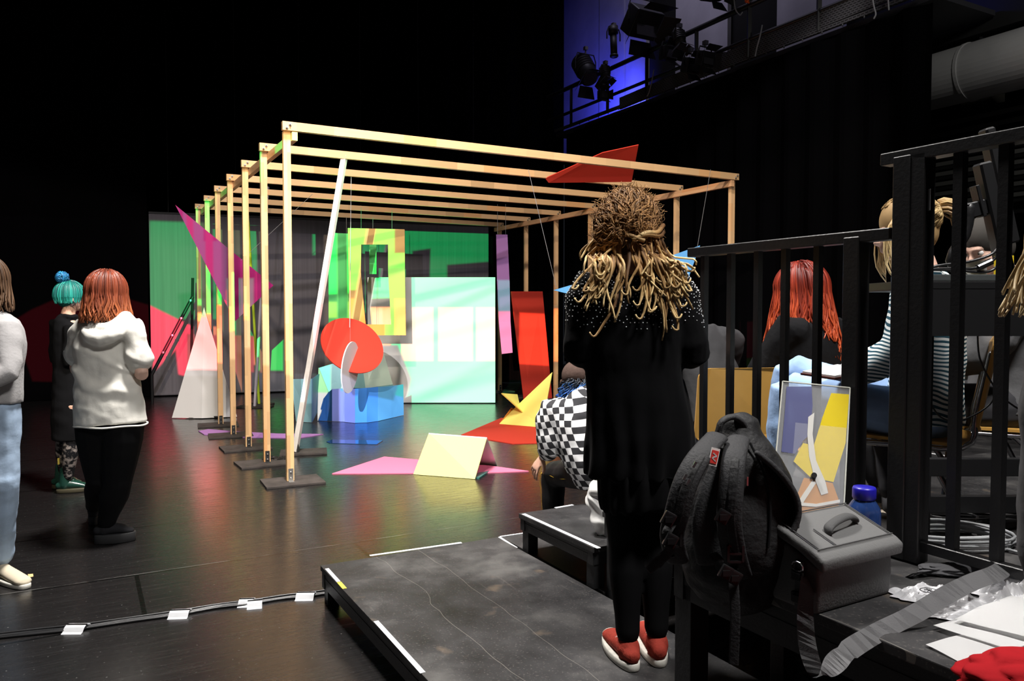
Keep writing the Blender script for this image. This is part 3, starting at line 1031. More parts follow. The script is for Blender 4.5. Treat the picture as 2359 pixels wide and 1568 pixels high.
# ---- thin boards on the floor
def floor_piece(name, label, uv, m, th=.008, cat='set piece', z=0.0):
    bm = bm_new(); P = [gz(u, v, z + th) for u, v in uv]
    board(bm, P, th, nrm=(0, 0, -1))
    return prop(obj(name, bm, m), label, cat)
MIRB = mat('blue_perspex', (.02, .06, .16), .04, .9)
floor_piece('lilac_strip', 'long thin lilac strip lying on the floor behind the front left posts', [(457, 992), (470, 1000), (560, 1006), (690, 1008), (745, 999), (640, 998), (560, 994), (480, 988)], LILAC)
floor_piece('blue_perspex_strip', 'dark blue glossy strip lying on the floor in front of the blue screen', [(752, 1017), (765, 1012), (882, 1014), (868, 1023), (760, 1020)], MIRB, .005)
floor_piece('pink_triangle', 'long flat pink triangle lying on the floor beneath the pale yellow tent', [(765, 1090), (885, 1051), (965, 1058), (1130, 1072), (1218, 1084), (1150, 1087), (960, 1089)], PINK)
floor_piece('red_floor_board', 'large flat red board lying on the floor below the folded yellow bird shape', [(1062, 1001), (1155, 962), (1290, 975), (1300, 1018), (1180, 1021)], REDP)
floor_piece('teal_perspex_plate', 'small teal glass plate sticking out beneath the pale yellow tent', [(1090, 1097), (1104, 1088), (1127, 1084), (1104, 1100)], mat('teal_glassy', (.05, .2, .18), .1, .8), .012)
# pale yellow tent: two leaning faces
a0, a1 = gz(952, 1092, .003), gz(1094, 1103, .003)
c1 = gz(1145, 1070, .003)
rdg0, rdg1 = at(988, 997, 6.95), at(1122, 1007, 6.85)
c0 = c1 + (a0 - a1)
g = empty('yellow_tent', 'pale yellow board folded like a tent standing on the pink triangle', 'set piece', (a0 + a1) / 2)
part('front_face', [rdg0, rdg1, a1, a0], YELP, g, .01)
bm = bm_new(); board(bm, [p - g.location for p in (rdg0, rdg1, c1, c0)], .01); obj('rear_face', bm, WHP, g)
# folded yellow bird shape
g = empty('yellow_folded_bird', 'bright yellow board folded into wings standing on the red floor board', 'set piece', gz(1195, 980))
k0 = gz(1150, 976, .01); k1 = gz(1248, 984, .01)
tip = at(1272, 857, 9.7); ctr = at(1208, 952, 9.75); lw = at(1156, 905, 9.55); lw2 = at(1192, 908, 9.95)
part('right_wing', [tip, at(1190, 935, 9.8), ctr, at(1240, 960, 9.65)], YEL, g)
part('left_wing', [lw, lw2, at(1198, 935, 9.85), ctr], YEL, g)
part('lower_face', [at(1190, 935, 9.82), k0, k1, tip], YEL, g)
part('inner_face', [at(1178, 938, 9.9), ctr, k0], mat('orange_paint', (.70, .25, .03), .45), g)

# ---- thin rods at the back left on plates, black stand
def rod(name, label, u0, v0, u1, v1, Y, w, m, wbase=.4):
    a = at(u0, v0, Y); b_ = at(u1, v1, Y); b_.z = .02
    g = empty(name, label, 'pole', (b_.x, b_.y, 0))
    bm = bm_new(); bar(bm, b_ - g.location, a - g.location, w, .03); obj('pole', bm, m, g)
    bm = bm_new(); bx(bm, (0, 0, .011), (wbase, .25, .02)); obj('base_plate', bm, PLATE, g)
YG = paint('yellow_green_paint', (.55, .72, .05))
rod('thin_pole', 'thin yellow-green pole leaning behind the magenta triangle', 571, 497, 597, 928, 11.9, .03, YG)
rod('thin_pole', 'thin pale lilac pole leaning left of the yellow-green pole foot', 617, 430, 587, 932, 11.6, .045, paint('pale_lilac_paint', (.55, .5, .55)), .5)
g = empty('tripod_stand', 'black metal stand with slanting tube at the left edge of the screen', 'stand', gz(440, 922))
Yt = g.location.y
def rel(u, v, Y): return at(u, v, Y) - g.location
bm = bm_new(); cyl(bm, rel(440, 900, Yt), rel(444, 640, Yt), .022, n=10); obj('pole', bm, RAIL, g)
for u, v, Yy, nm in ((350, 862, Yt + .02, 'brace_tube'),):
    bm = bm_new(); cyl(bm, rel(u, v, Yy - .3), rel(444, 683, Yt), .026, n=10); obj(nm, bm, RAIL, g)
    bm = bm_new()
    for f in (.28, .5, .72, .95):
        p = rel(u, v, Yy - .3).lerp(rel(444, 683, Yt), f); cyl(bm, p - Vector((0, 0, .014)), p + Vector((0, 0, .014)), .032, n=10)
    obj('clamp_ring', bm, STEELB, g)
lp = rel(350, 862, Yt - .28)
bm = bm_new(); cyl(bm, Vector((lp.x, lp.y, -g.location.z)), lp, .024, n=10); obj('leg', bm, RAIL, g)
for k in range(3):
    bm = bm_new(); an = 2.1 * k + .4; cyl(bm, Vector((0, 0, .35)) , Vector((.35 * math.cos(an), .35 * math.sin(an), .01)), .014, n=8); obj('leg', bm, RAIL, g)
# tangle of cut wire by the second left base plate
p = gz(632, 1060)
bm = bm_new()
for k in range(14):
    c_ = Vector((R.uniform(-.1, .1), R.uniform(-.05, .05), .02))
    an = R.uniform(0, 6)
    sweep(bm, [(c_.x + .05 * math.cos(an + j), c_.y + .03 * math.sin(an + j * 1.3), .012 + .02 * abs(math.sin(j + k)), .004) for j in range(5)], n=5, k=3)
o = obj('cable_tangle', bm, mat('dark_cable', (.02, .018, .016), .45, .5), loc=p); prop(o, 'small dark tangle of cable beside the second left base plate', 'cable')

# ================================================================ decks (stage risers)
DECKM = mat('deck_black_ply', (.035, .034, .035), .55, .3)
t, b, tc = tree_of(DECKM)
geo = t.node('ShaderNodeNewGeometry')
wc = t.dot(geo.outputs['Position'], tuple(Wv)); dc = t.dot(geo.outputs['Position'], tuple(Dv))
cl = t.noise(geo.outputs['Position'], 2.6, 6, .65)
c = t.ramp(cl, [(.32, (.014, .014, .015)), (.52, (.036, .035, .036)), (.7, (.095, .092, .088))])
pat = t.noise(geo.outputs['Position'], 5.5, 3, .5)
c = t.mix(t.ramp(pat, [(.66, 0), (.76, .55)]), c, (.16, .12, .085, 1))
mp = t.node('ShaderNodeMapping', {'Vector': t.node('ShaderNodeCombineXYZ', {0: wc, 1: dc}).outputs[0]}); mp.inputs['Scale'].default_value = (22, 1.2, 1)
st = t.noise(mp.outputs[0], 2.0, 4, .7)
c = t.mix(t.ramp(st, [(.62, 0), (.72, .35)]), c, (.14, .13, .12, 1))
gr = t.noise(geo.outputs['Position'], 110, 2)
c = t.mix(t.ramp(gr, [(.6, 0), (.72, .5)]), c, (.13, .12, .11, 1))
# long drifting scratch lines
for off, amp in ((.30, .05), (.52, .03)):
    wob = t.math('MULTIPLY', t.math('SUBTRACT', t.noise(geo.outputs['Position'], 2.2, 2), .5), amp * 3)
    base_w = (gz(738, 1302, .18)).dot(Wv) + off
    k = t.math('LESS_THAN', t.math('ABSOLUTE', t.math('SUBTRACT', t.math('ADD', wc, wob), base_w)), .0013)
    c = t.mix(t.math('MULTIPLY', k, .4), c, (.25, .23, .2, 1))
t.l.new(c, b.inputs['Base Color'])
t.l.new(t.ramp(cl, [(.3, .4), (.8, .7)]), b.inputs['Roughness'])
TAPE = mat('white_tape', (.82, .83, .85), .6, .2)
TAPEY = mat('yellow_tape', (.75, .62, .08), .5)
DFR = mat('deck_frame_black', (.022, .022, .023), .45, .4, bump=.15, bscale=60)
ALU = mat('deck_rail_grey', (.07, .068, .065), .4, .5, metal=.4)

def deck(label, corner, w, d, z, legs=True, kind_dirt=True, legsz=.06, name='stage_deck', skirt=.10, foot=0.0):
    """corner = far left corner on top; w along W, d towards the camera (-D)"""
    o = empty(name, label, 'stage deck', (corner.x, corner.y, 0), WANG)
    bm = bm_new(); bx(bm, (w / 2, -d / 2, z - .0125), (w, d, .025), bevel=.003)
    obj('deck_top', bm, DECKM, o)
    bm = bm_new()
    for y in (-.03, -d + .03): bx(bm, (w / 2, y, z - .025 - skirt / 2), (w - .01, .04, skirt))
    for x in (.03, w - .03): bx(bm, (x, -d / 2, z - .025 - skirt / 2), (.04, d - .1, skirt))
    for x in (.012, w - .012): bx(bm, (x, -d / 2, z - .025 - skirt * .45), (.008, d - .02, .02))
    obj('rim_frame', bm, DFR, o)
    if legs:
        for x in (.045, w - .045):
            for y in (-.045, -d + .045):
                bm = bm_new(); bx(bm, (x, y, (z - .03 + foot) / 2), (legsz, legsz, z - .03 - foot), bevel=.003); obj('leg', bm, DFR, o)
    return o

c1_ = gz(738, 1302, .18)
dk1 = deck('scuffed black stage deck in front with a long white tape line on its left edge', c1_, 1.0, 2.0, .18, skirt=.08)
def tape(label, p, q, w, m=TAPE, cat='tape', z=.0016, name='tape_strip'):
    p, q = Vector(p), Vector(q)
    bm = bm_new(); bar(bm, p + Vector((0, 0, z)), q + Vector((0, 0, z)), w, .0016)
    return prop(obj(name, bm, m), label, cat)
z1 = .18
tape('white tape strip along the far edge of the scuffed front deck', gz(852, 1280, z1), gz(1063, 1250, z1), .02)
tape('short white tape strip at the left corner of the scuffed front deck', gz(753, 1310, z1), gz(780, 1340, z1), .018)
tape('short yellow tape mark following the white one on the front deck edge', gz(781, 1341, z1), gz(794, 1356, z1), .02, TAPEY)
tape('long white tape strip on the left edge of the front deck near the camera', gz(866, 1431, z1), gz(974, 1550, z1), .02)
bx0 = gz(1148, 1236, .17)
dk2 = deck('low black stage deck with tape corner, partly below the raised deck', bx0 + Wv * .012, 2.0, 1.0, .17, skirt=.08)
tape('white tape along the left edge of the low deck behind the front deck', gz(1150, 1237, .17), gz(1190, 1262, .17), .014)
tape('white tape along the far edge of the low deck behind the front deck', gz(1152, 1236, .17), gz(1246, 1222, .17), .012)
cC = gz(1195, 1182, .37)
dk3 = deck('raised black stage deck at mid right carrying the white cloth bag', cC, 2.0, .69, .37, skirt=.06, foot=.17)
tape('long white tape strip along the near edge of the raised deck', gz(1206, 1184, .37), gz(1380, 1263, .37), .022)
tape('short white tape strip on the far edge of the raised deck', gz(1279, 1170, .37), gz(1320, 1163, .37), .018)
# further audience decks: each one level, stepping up to the right
def cwd(w, d): return Wv * w + Dv * d
deck('black stage deck behind the far railing, beyond the backpack', cwd(2.05, 2.86), 4.0, 1.05, .54, skirt=.08)
deck('black stage deck behind the near railing under the striped-shirt woman and the grey sweatshirt person', cwd(2.56, 1.79), 3.49, 1.6, .54, skirt=.08)
deck('black stage deck beyond the chairs, crossed by thin white tape lines', cwd(4.05, 4.9), 3.4, 2.02, .37, skirt=.06)
for k, (w0, d0, w1, d1) in enumerate(((4.1, 4.86, 7.3, 4.86), (4.1, 3.95, 7.3, 3.95), (4.1, 3.05, 7.3, 3.05), (5.6, 4.8, 5.6, 3.0))):
    p, q = cwd(w0, d0), cwd(w1, d1); p.z = q.z = .37
    tape(('white tape line farthest back on the taped audience deck', 'white tape line across the middle of the taped audience deck', 'white tape line on the near edge of the taped audience deck', 'white tape line running into the depth on the taped audience deck')[k], p, q, .03)
# bench height deck with the bags
cE = gz(1545, 1274, .72)
dk5 = deck('waist-high black stage deck carrying the backpack and the camera bag', cE, .99, 2.4, .72, skirt=.1, legsz=.07)
# cable run with tape squares on the floor
CABM = mat('black_cable', (.012, .012, .013), .35, .5)
g = empty('cable_bundle', 'bundle of black cables taped down across the floor at lower left', 'cable', gz(380, 1425))
for k in range(4):
    off = (k - 1.5) * .014
    pts = []
    for j, (u, v) in enumerate(((-80, 1478), (0, 1468), (90, 1458), (178, 1449), (300, 1431), (415, 1415), (500, 1400), (578, 1391), (650, 1380), (705, 1374), (760, 1366), (830, 1356))):
        p = gz(u, v, 0) - g.location + Vector((R.uniform(-.003, .003), off + R.uniform(-.008, .008) * (0 if v in (1449, 1415, 1391, 1374) else 1), .007 + (.006 if k == 3 else 0)))
        pts.append((p.x, p.y, p.z, .0058))
    bm = bm_new(); sweep(bm, pts, n=7, k=4); obj('cable', bm, CABM, g, smooth=True)
for k, (u, v, rz, lab) in enumerate(((178, 1450, .02, 'leftmost white tape square holding the floor cables'), (416, 1416, .1, 'second white tape square from the left on the floor cables'), (579, 1392, .35, 'third white tape square from the left, two overlapping pieces'), (705, 1375, .05, 'rightmost white tape square on the floor cables near the deck'))):
    bm = bm_new()
    def tsq(bm, ox, oy, r_, w=.09):
        N = 7; rows = []
        for i in range(N + 1):
            yy = -.055 + .11 * i / N
            z = .0245 * math.exp(-(yy / .034) ** 4) + .001
            rows.append([bm.verts.new(Matrix.Rotation(r_, 3, 'Z') @ Vector((sx * w / 2, yy, z)) + Vector((ox, oy, 0))) for sx in (-1, 1)])
        for i in range(N): bm.faces.new((rows[i][0], rows[i][1], rows[i + 1][1], rows[i + 1][0]))
    if k == 2: tsq(bm, -.026, .012, .1, .07); tsq(bm, .022, -.010, .25, .07)
    else: tsq(bm, 0, 0, rz)
    for v_ in bm.verts: pass
    r_ = bmesh.ops.solidify(bm, geom=bm.faces[:], thickness=.0012)
    prop(obj('tape_square', bm, TAPE, loc=gz(u, v, 0)), lab, 'tape', 'tape squares over the floor cables')
floor_piece('paper_scrap', 'tiny orange paper scrap on the floor beside the walking person', [(64, 1322), (76, 1321), (77, 1327), (66, 1329)], mat('orange_scrap', (.7, .45, .2), .8), .001, 'scrap')
# ================================================================ people
SKIN = mat('skin', (.62, .36, .26), .5, .35, bump=.05, bscale=120)
SKINP = mat('skin_pale', (.72, .46, .36), .5, .35, bump=.05, bscale=120)
EYEW = mat('eye_white', (.8, .8, .78), .2, .5)
IRIS = mat('eye_iris', (.05, .04, .03), .15, .6)


def V(*a): return Vector(a)


def frame_of(fwd, up=(0, 0, 1)):
    f = Vector(fwd).normalized(); u = Vector(up)
    x = f.cross(u).normalized(); u = x.cross(f)
    return Matrix((x, f, u)).transposed()


def xf(bm, start, M, loc):
    bm.verts.ensure_lookup_table()
    for v in bm.verts[start:]:
        v.co = M @ v.co + loc


def head_shapes(bm, hc, fwd, up=(0, 0, 1), k=1.0):
    M = frame_of(fwd, up)
    s0 = len(bm.verts)
    ball(bm, (0, -.012, .032), 1, (.076, .095, .088), seg=20)
    ball(bm, (0, .018, -.028), 1, (.062, .072, .078), seg=18)
    ball(bm, (0, .040, -.078), 1, (.038, .042, .032), seg=14)
    ball(bm, (0, .074, .016), 1, (.046, .018, .012))
    for s in (-1, 1):
        ball(bm, (.036 * s, .056, -.03), 1, (.024, .026, .026))
        ball(bm, (.077 * s, -.004, -.012), 1, (.009, .017, .030))
    sweep(bm, [(0, .084, .006, .008), (0, .098, -.018, .009), (0, .107, -.034, .012)], n=8)
    for s in (-1, 1): ball(bm, (.011 * s, .098, -.037), .008)
    ball(bm, (0, .086, -.058), 1, (.021, .012, .006)); ball(bm, (0, .085, -.068), 1, (.018, .012, .007))
    for v in bm.verts[s0:] if False else []: pass
    bm.verts.ensure_lookup_table()
    for v in bm.verts[s0:]: v.co = v.co * k
    xf(bm, s0, M, Vector(hc))
    return M


def eyes(par, hc, M, k=1.0):
    for s in (-1, 1):
        bm = bm_new(); ball(bm, Vector(hc) + M @ (V(.030 * s, .071, .0) * k), .0125 * k, seg=12); e = obj('eye', bm, EYEW, par, True)
        bm = bm_new(); ball(bm, Vector(hc) + M @ (V(.030 * s, .080, .0) * k), .0055 * k, seg=10); obj('iris', bm, IRIS, e, True)


def hand_shapes(bm, wrist, d, palm_n, curl=.5, thumb_side=1, k=1.0, spread=.28):
    """palm + five fingers; d = direction of the fingers, palm_n = towards the palm side"""
    d = Vector(d).normalized(); n = Vector(palm_n); n = (n - d * n.dot(d)).normalized(); x = d.cross(n) * thumb_side
    w = Vector(wrist)
    P = lambda a, b, c: w + (x * a + d * b + n * c) * k
    def t(pts, rs, e=None): sweep(bm, [(*P(*p), r * k, (r * (e or 1)) * k) for p, r in zip(pts, rs)], n=8, side=x)
    t([(0, -.01, 0), (0, .03, .002), (0, .075, .004), (0, .088, .004)], [.026, .034, .040, .036], .38)
    L = [(.030, .068, .0085), (.010, .076, .009), (-.011, .070, .0085), (-.030, .056, .0075)]
    for i, (a, l, r) in enumerate(L):
        c = curl * (1 + .15 * i)
        p0 = (a, .078, .004); an = c * .6; p1 = (a * (1 + spread), .078 + l * .45 * math.cos(an), .004 + l * .45 * math.sin(an))
        an += c * .9; p2 = (a * (1 + spread * 1.6), p1[1] + l * .32 * math.cos(an), p1[2] + l * .32 * math.sin(an))
        an += c * .6; p3 = (p2[0], p2[1] + l * .25 * math.cos(an), p2[2] + l * .25 * math.sin(an))
        t([(a, .06, .002), p0, p1, p2, p3], [r, r * 1.05, r, r * .92, r * .8])
    t([(.022, .018, .004), (.046, .040, .014), (.056, .062, .024), (.058, .080, .030)], [.014, .013, .011, .009])


def limb(bm, pts, rs, side=None, n=14, k=3, ell=1.0):
    sweep(bm, [(*p, r, r * ell) for p, r in zip(pts, rs)], n=n, k=k, side=side)


def foot_shapes(bm, ankle, toe, k=1.0, z0=0.0):
    a, t = Vector(ankle), Vector(toe)
    d = V(t.x - a.x, t.y - a.y, 0).normalized()
    h = V(a.x, a.y, z0 + .04) - d * .045
    sweep(bm, [(*h, .03, .036), (*(V(a.x, a.y, z0 + .045) + d * .01), .034, .044), (*(V(a.x, a.y, z0 + .035) + d * .10), .040, .032), (*(V(t.x, t.y, z0 + .024) - d * .02), .038, .022)], n=12, side=d.cross(V(0, 0, 1)), k=2)
    limb(bm, [a, V(a.x, a.y, z0 + .05)], [.034, .036])


def wrinkle(amp=.004, sc=9.0, ax=(1, 1, 1), seed=0.0):
    def f(co):
        p = Vector((co.x * ax[0], co.y * ax[1], co.z * ax[2])) * sc + Vector((seed, seed * 2, 0))
        return amp * (noise.noise(p) + .5 * noise.noise(p * 2.1))
    return f


def lerp(a, b, t): return Vector(a) * (1 - t) + Vector(b) * t


def full_body(par, J, m, fwd_head, k=1.0, hands=(None, None), voxel=.0065, up_head=(0, 0, 1), feet=False, plump=1.0, nm='body', hk=1.0):
    """J: dict of joint positions (local). one continuous skin"""
    bm = bm_new()
    side = (Vector(J['shr']) - Vector(J['shl'])); side.z *= .3
    side = side.normalized()
    pe, wa, ch, ne = Vector(J['pelvis']), Vector(J['waist']), Vector(J['chest']), Vector(J['neck'])
    p = plump * k
    sweep(bm, [(*(pe - (wa - pe).normalized() * .05), .10 * p, .08 * p), (*pe, .155 * p, .105 * p), (*wa, .118 * p, .085 * p), (*ch, .145 * p, .10 * p), (*lerp(ch, ne, .62), .135 * p, .075 * p), (*lerp(ch, ne, .95), .06 * k, .055 * k)], n=20, side=side, k=3)
    hc = Vector(J['head'])
    limb(bm, [lerp(ch, ne, .8), ne, hc + Vector((0, 0, -.045))], [.058 * k, .052 * k, .05 * k])
    M = head_shapes(bm, hc, fwd_head, up_head, hk)
    for s in 'lr':
        sh, el, wr = Vector(J['sh' + s]), Vector(J['el' + s]), Vector(J['wr' + s])
        limb(bm, [lerp(sh, ch, .3), sh, lerp(sh, el, .4), lerp(sh, el, .85), el, lerp(el, wr, .3), lerp(el, wr, .75), wr], [.05 * p, .053 * p, .047 * p, .039 * p, .038 * k, .039 * p, .029 * k, .024 * k], k=2)
        h = hands[0 if s == 'l' else 1]
        if h: hand_shapes(bm, wr, h[0], h[1], h[2], h[3], k)
        hp, kn, an = Vector(J['hp' + s]), Vector(J['kn' + s]), Vector(J['an' + s])
        calf = lerp(kn, an, .3)
        limb(bm, [lerp(hp, pe, .4), hp, lerp(hp, kn, .45), lerp(hp, kn, .9), kn, calf, lerp(kn, an, .75), an], [.085 * p, .085 * p, .073 * p, .054 * p, .052 * p, .053 * p, .036 * k, .033 * k], k=2)
        if feet: foot_shapes(bm, an, J['to' + s], k, J.get('z' + s, 0))
    b = organic(nm, bm, m, par, voxel, 2)
    eyes(par, hc, M, hk)
    return M


def legwear(par, J, m, nm='leggings', off=.008, bot=.0, rs=None, voxel=.008, disp=None, ankle=.97, p=1.0, waist=True):
    bm = bm_new()
    pe, wa = Vector(J['pelvis']), Vector(J['waist'])
    side = (Vector(J['hpr']) - Vector(J['hpl'])).normalized()
    if waist: sweep(bm, [(*(pe - (wa - pe).normalized() * .05), .11 * p + off, .09 * p + off), (*pe, .155 * p + off, .108 * p + off), (*lerp(pe, wa, .7), .128 * p + off, .095 * p + off)], n=20, side=side, k=2)
    r = rs or [.088, .089, .077, .060, .057, .058, .043, .040]
    for s in 'lr':
        hp, kn, an = Vector(J['hp' + s]), Vector(J['kn' + s]), Vector(J['an' + s])
        limb(bm, [lerp(hp, pe, .4), hp, lerp(hp, kn, .45), lerp(hp, kn, .9), kn, lerp(kn, an, .3), lerp(kn, an, .75), lerp(kn, an, ankle)], [x * p + off for x in r], k=2)
    return organic(nm, bm, m, par, voxel, 2, disp)


def sneaker(par, ankle, toe, z0, mu, ms, sole=.028, high=.07, toecap=None, laces=None, name='shoe'):
    a, t = Vector(ankle), Vector(toe)
    d = V(t.x - a.x, t.y - a.y, 0).normalized(); sd = d.cross(V(0, 0, 1))
    heel = V(a.x, a.y, 0) - d * .065
    L = (V(t.x, t.y, 0) - heel).length
    def outline(grow, z):
        pts = []
        for i in range(28):
            th = 2 * PI * i / 28
            fx = .5 - .5 * math.cos(th)
            w = (.036 + .010 * math.sin(PI * min(1, fx * 1.05)) + .008 * fx) * (abs(math.sin(th)) ** .6) * (1 if math.sin(th) >= 0 else -1)
            pts.append(heel + d * (fx * (L + grow * 2) - grow) + sd * (w * (1 + grow * 18)) + V(0, 0, z))
        return pts
    bm = bm_new()
    rows = [[bm.verts.new(p) for p in outline(g, z0 + z)] for g, z in ((.001, .002), (.004, .006), (.004, sole), (.001, sole + .004))]
    for j in range(3):
        for i in range(28): bm.faces.new((rows[j][i], rows[j][(i + 1) % 28], rows[j + 1][(i + 1) % 28], rows[j + 1][i]))
    bm.faces.new(rows[0][::-1]); bm.faces.new(rows[-1])
    up = None
    zs = z0 + sole
    bm2 = bm_new()
    sweep(bm2, [(*(heel + d * .02 + V(0, 0, zs + .028)), .030, .030), (*(heel + d * .07 + V(0, 0, zs + .034)), .037, .040), (*(heel + d * .14 + V(0, 0, zs + .026)), .040, .033), (*(heel + d * (L - .045) + V(0, 0, zs + .014)), .041, .024), (*(heel + d * (L - .02) + V(0, 0, zs + .010)), .030, .016)], n=16, side=sd, k=2)
    if high: limb(bm2, [heel + d * .055 + V(0, 0, zs + .03), V(a.x, a.y, zs + high)], [.042, .042])
    sh = organic(name, bm2, mu, par, .005, 2)
    obj('sole', bm, ms, sh, True)
    if toecap:
        bm = bm_new(); ball(bm, heel + d * (L - .035) + V(0, 0, zs + .006), 1, (.037, .037, .026), seg=16); obj('toe_cap', bm, toecap, sh, True)
    if laces:
        bm = bm_new()
        for i in range(5):
            c = heel + d * (.10 + .018 * i) + V(0, 0, zs + .070 - .009 * i)
            sweep(bm, [(*(c - sd * .026 - V(0, 0, .008)), .003), (*(c + V(0, 0, .004)), .003), (*(c + sd * .026 - V(0, 0, .008)), .003)], n=5, k=2)
        obj('laces', bm, laces, sh)
    return sh


def strand_mat(name, stops, rough=.5, vary=.35):
    """hair colour: changes along the strand (attribute 't') and from strand to strand"""
    m = mat(name, stops[0][1], rough, .35)
    t, b, tc = tree_of(m)
    at_ = t.node('ShaderNodeAttribute', attribute_name='t')
    g = t.node('ShaderNodeNewGeometry')
    f = t.math('ADD', at_.outputs['Fac'], t.math('MULTIPLY', t.math('SUBTRACT', g.outputs['Random Per Island'], .5), vary))
    c = t.ramp(f, stops)
    hs = t.node('ShaderNodeHueSaturation', {'Color': c, 'Value': t.math('MULTIPLY_ADD', g.outputs['Random Per Island'], .7, .65)})
    t.l.new(hs.outputs[0], b.inputs['Base Color'])
    return m


def hair(par, name, m, strands, n=5):
    bm = bm_new()
    lay = bm.verts.layers.float.new('t')
    for pts, r0, r1 in strands:
        N = len(pts)
        sweep(bm, [(*p, r0 + (r1 - r0) * (i / (N - 1)) ** 1.3) for i, p in enumerate(pts)], n=n, k=2 if N > 2 else 1, caps=1, layer=lay)
    return obj(name, bm, m, par, True)


def scalp_dirs(M, n, rng, zmin=-.3, face=True):
    out = []
    while len(out) < n:
        z = rng.uniform(zmin, 1); th = rng.uniform(0, 2 * PI); r = math.sqrt(max(0, 1 - z * z))
        v = V(r * math.cos(th), r * math.sin(th), z)
        if face and v.y > .35 and v.z < .55: continue
        out.append(v)
    return out


def long_hair(par, hc, M, m, rng, n=260, rad=.108, length=.22, wave=.012, freq=18, r=.006, spread=1.15, name='hair', zmin=-.1, tip=.5, back=None, lo=.7):
    """strands that leave the crown, follow the skull and then fall"""
    hc = Vector(hc)
    S = []
    for v in scalp_dirs(M, n, rng, zmin):
        ph = rng.uniform(0, 6.28); ln = length * rng.uniform(lo, 1.1)
        az = math.atan2(v.y, v.x); pts = []
        pol = math.acos(max(-1, min(1, v.z)))
        kk = rad * rng.uniform(.95, 1.1)
        a = pol * .6
        while a < 1.62:
            q = V(math.sin(a) * math.cos(az) * .86, math.sin(a) * math.sin(az) * 1.02 - .012 / rad, math.cos(a) * 1.02) * kk
            pts.append(hc + M @ (q + V(0, 0, .018)))
            a += .3
        q0 = V(math.cos(az) * .86, math.sin(az) * 1.02 - .012 / rad, 0) * kk
        k = 6
        for j in range(k + 1):
            f = j / k
            o = V(math.cos(az + 1.6), math.sin(az + 1.6), 0) * (wave * math.sin(f * freq * ln * 2 + ph) * (f + .3))
            q = V(q0.x * (1 + (spread - 1) * f), q0.y * (1 + (spread - 1) * f), .018 - .02 - ln * f)
            w = hc + M @ V(q0.x * (1 + (spread - 1) * f), q0.y * (1 + (spread - 1) * f), .0) + M @ o
            w.z = (hc + M @ V(0, 0, .0)).z - ln * f
            if back is not None: w = w + Vector(back) * (f * f)
            pts.append(w)
        S.append((pts, r * rng.uniform(.7, 1.3), r * tip))
    return hair(par, name, m, S)


def cap_hair(par, hc, M, m, k=1.07, name='hair_base', low=-.02, voxel=.008):
    bm = bm_new()
    s0 = 0
    ball(bm, (0, -.016, .036), k, (.080, .098, .094), seg=22)
    ball(bm, (0, -.035, -.01), k, (.070, .070, .075), seg=18)
    xf(bm, s0, M, Vector(hc))
    return organic(name, bm, m, par, voxel, 2)


# ---------------------------------------------------------------- woman with dreadlocks
BODYBLK = mat('black_velvet', (.003, .003, .0035), .9, .06, sheen=.015, bump=.15, bscale=25)
LEGBLK = mat('black_leggings', (.0035, .0035, .004), .8, .1)
s_ = 2.76 / FP
ox, oy, oz = at(1450, 1000, 2.76).x, 2.76, .18
def hp_(u, v, y=0.0):
    p = at(u, v, oy + y); return V(p.x - ox, y, p.z - oz)
g = empty('person', 'standing woman seen from behind with long blond dreadlocks, black cardigan and red sneakers', 'person', (ox, oy, oz))
J = dict(pelvis=hp_(1472, 1030), waist=hp_(1462, 880), chest=hp_(1455, 740), neck=hp_(1452, 636, .0), head=hp_(1452, 545, .03),
         shl=hp_(1352, 668), shr=hp_(1558, 664), ell=hp_(1335, 808, -.03), elr=hp_(1598, 812, -.02),
         wrl=hp_(1400, 820, .24), wrr=hp_(1530, 815, .25), hpl=hp_(1440, 1040), hpr=hp_(1512, 1040),
         knl=hp_(1440, 1255, .02), knr=hp_(1510, 1250, .06), anl=V(-.005, -.0, .1), anr=V(.105, .05, .1))
hl = gz(1446, 1530, .18); tl_ = gz(1402, 1473, .18); hr = gz(1512, 1520, .18); tr_ = gz(1482, 1456, .18)
def loc_(p): return V(p.x - ox, p.y - oy, 0)
anl = loc_(hl); anr = loc_(hr)
J['anl'] = anl + V(0, .0, .11); J['anr'] = anr + V(0, .0, .11); J['tol'] = loc_(tl_); J['tor'] = loc_(tr_)
M = full_body(g, J, SKINP, (.62, .78, -.08), k=.97, hands=((V(.5, .5, .1), V(0, 0, -1), .6, -1), (V(-.5, .5, .1), V(0, 0, -1), .6, 1)))
legwear(g, J, LEGBLK, 'leggings', off=.004)
RSH = mat('red_canvas', (.34, .045, .03), .8, .15, bump=.3, bscale=90, var=.2, vscale=20)
SOLW = mat('off_white_rubber', (.62, .60, .54), .6, .3, var=.15, vscale=30)
for s in 'lr':
    sneaker(g, J['an' + s], J['to' + s], 0, RSH, SOLW, .026, .045, toecap=SOLW, laces=SOLW)
# long cardigan: torso shell, hip drape and sleeves
bm = bm_new()
sec = [(1460, 634, .060, .050), (1457, 652, .115, .075), (1456, 675, .160, .098), (1455, 705, .186, .115), (1457, 780, .188, .128), (1460, 850, .172, .125), (1466, 930, .178, .130), (1474, 1000, .190, .135), (1474, 1060, .195, .135), (1474, 1092, .197, .130)]
sweep(bm, [(*hp_(u, v), a, b_) for u, v, a, b_ in sec], n=28, side=(1, 0, 0), k=3, caps=1)
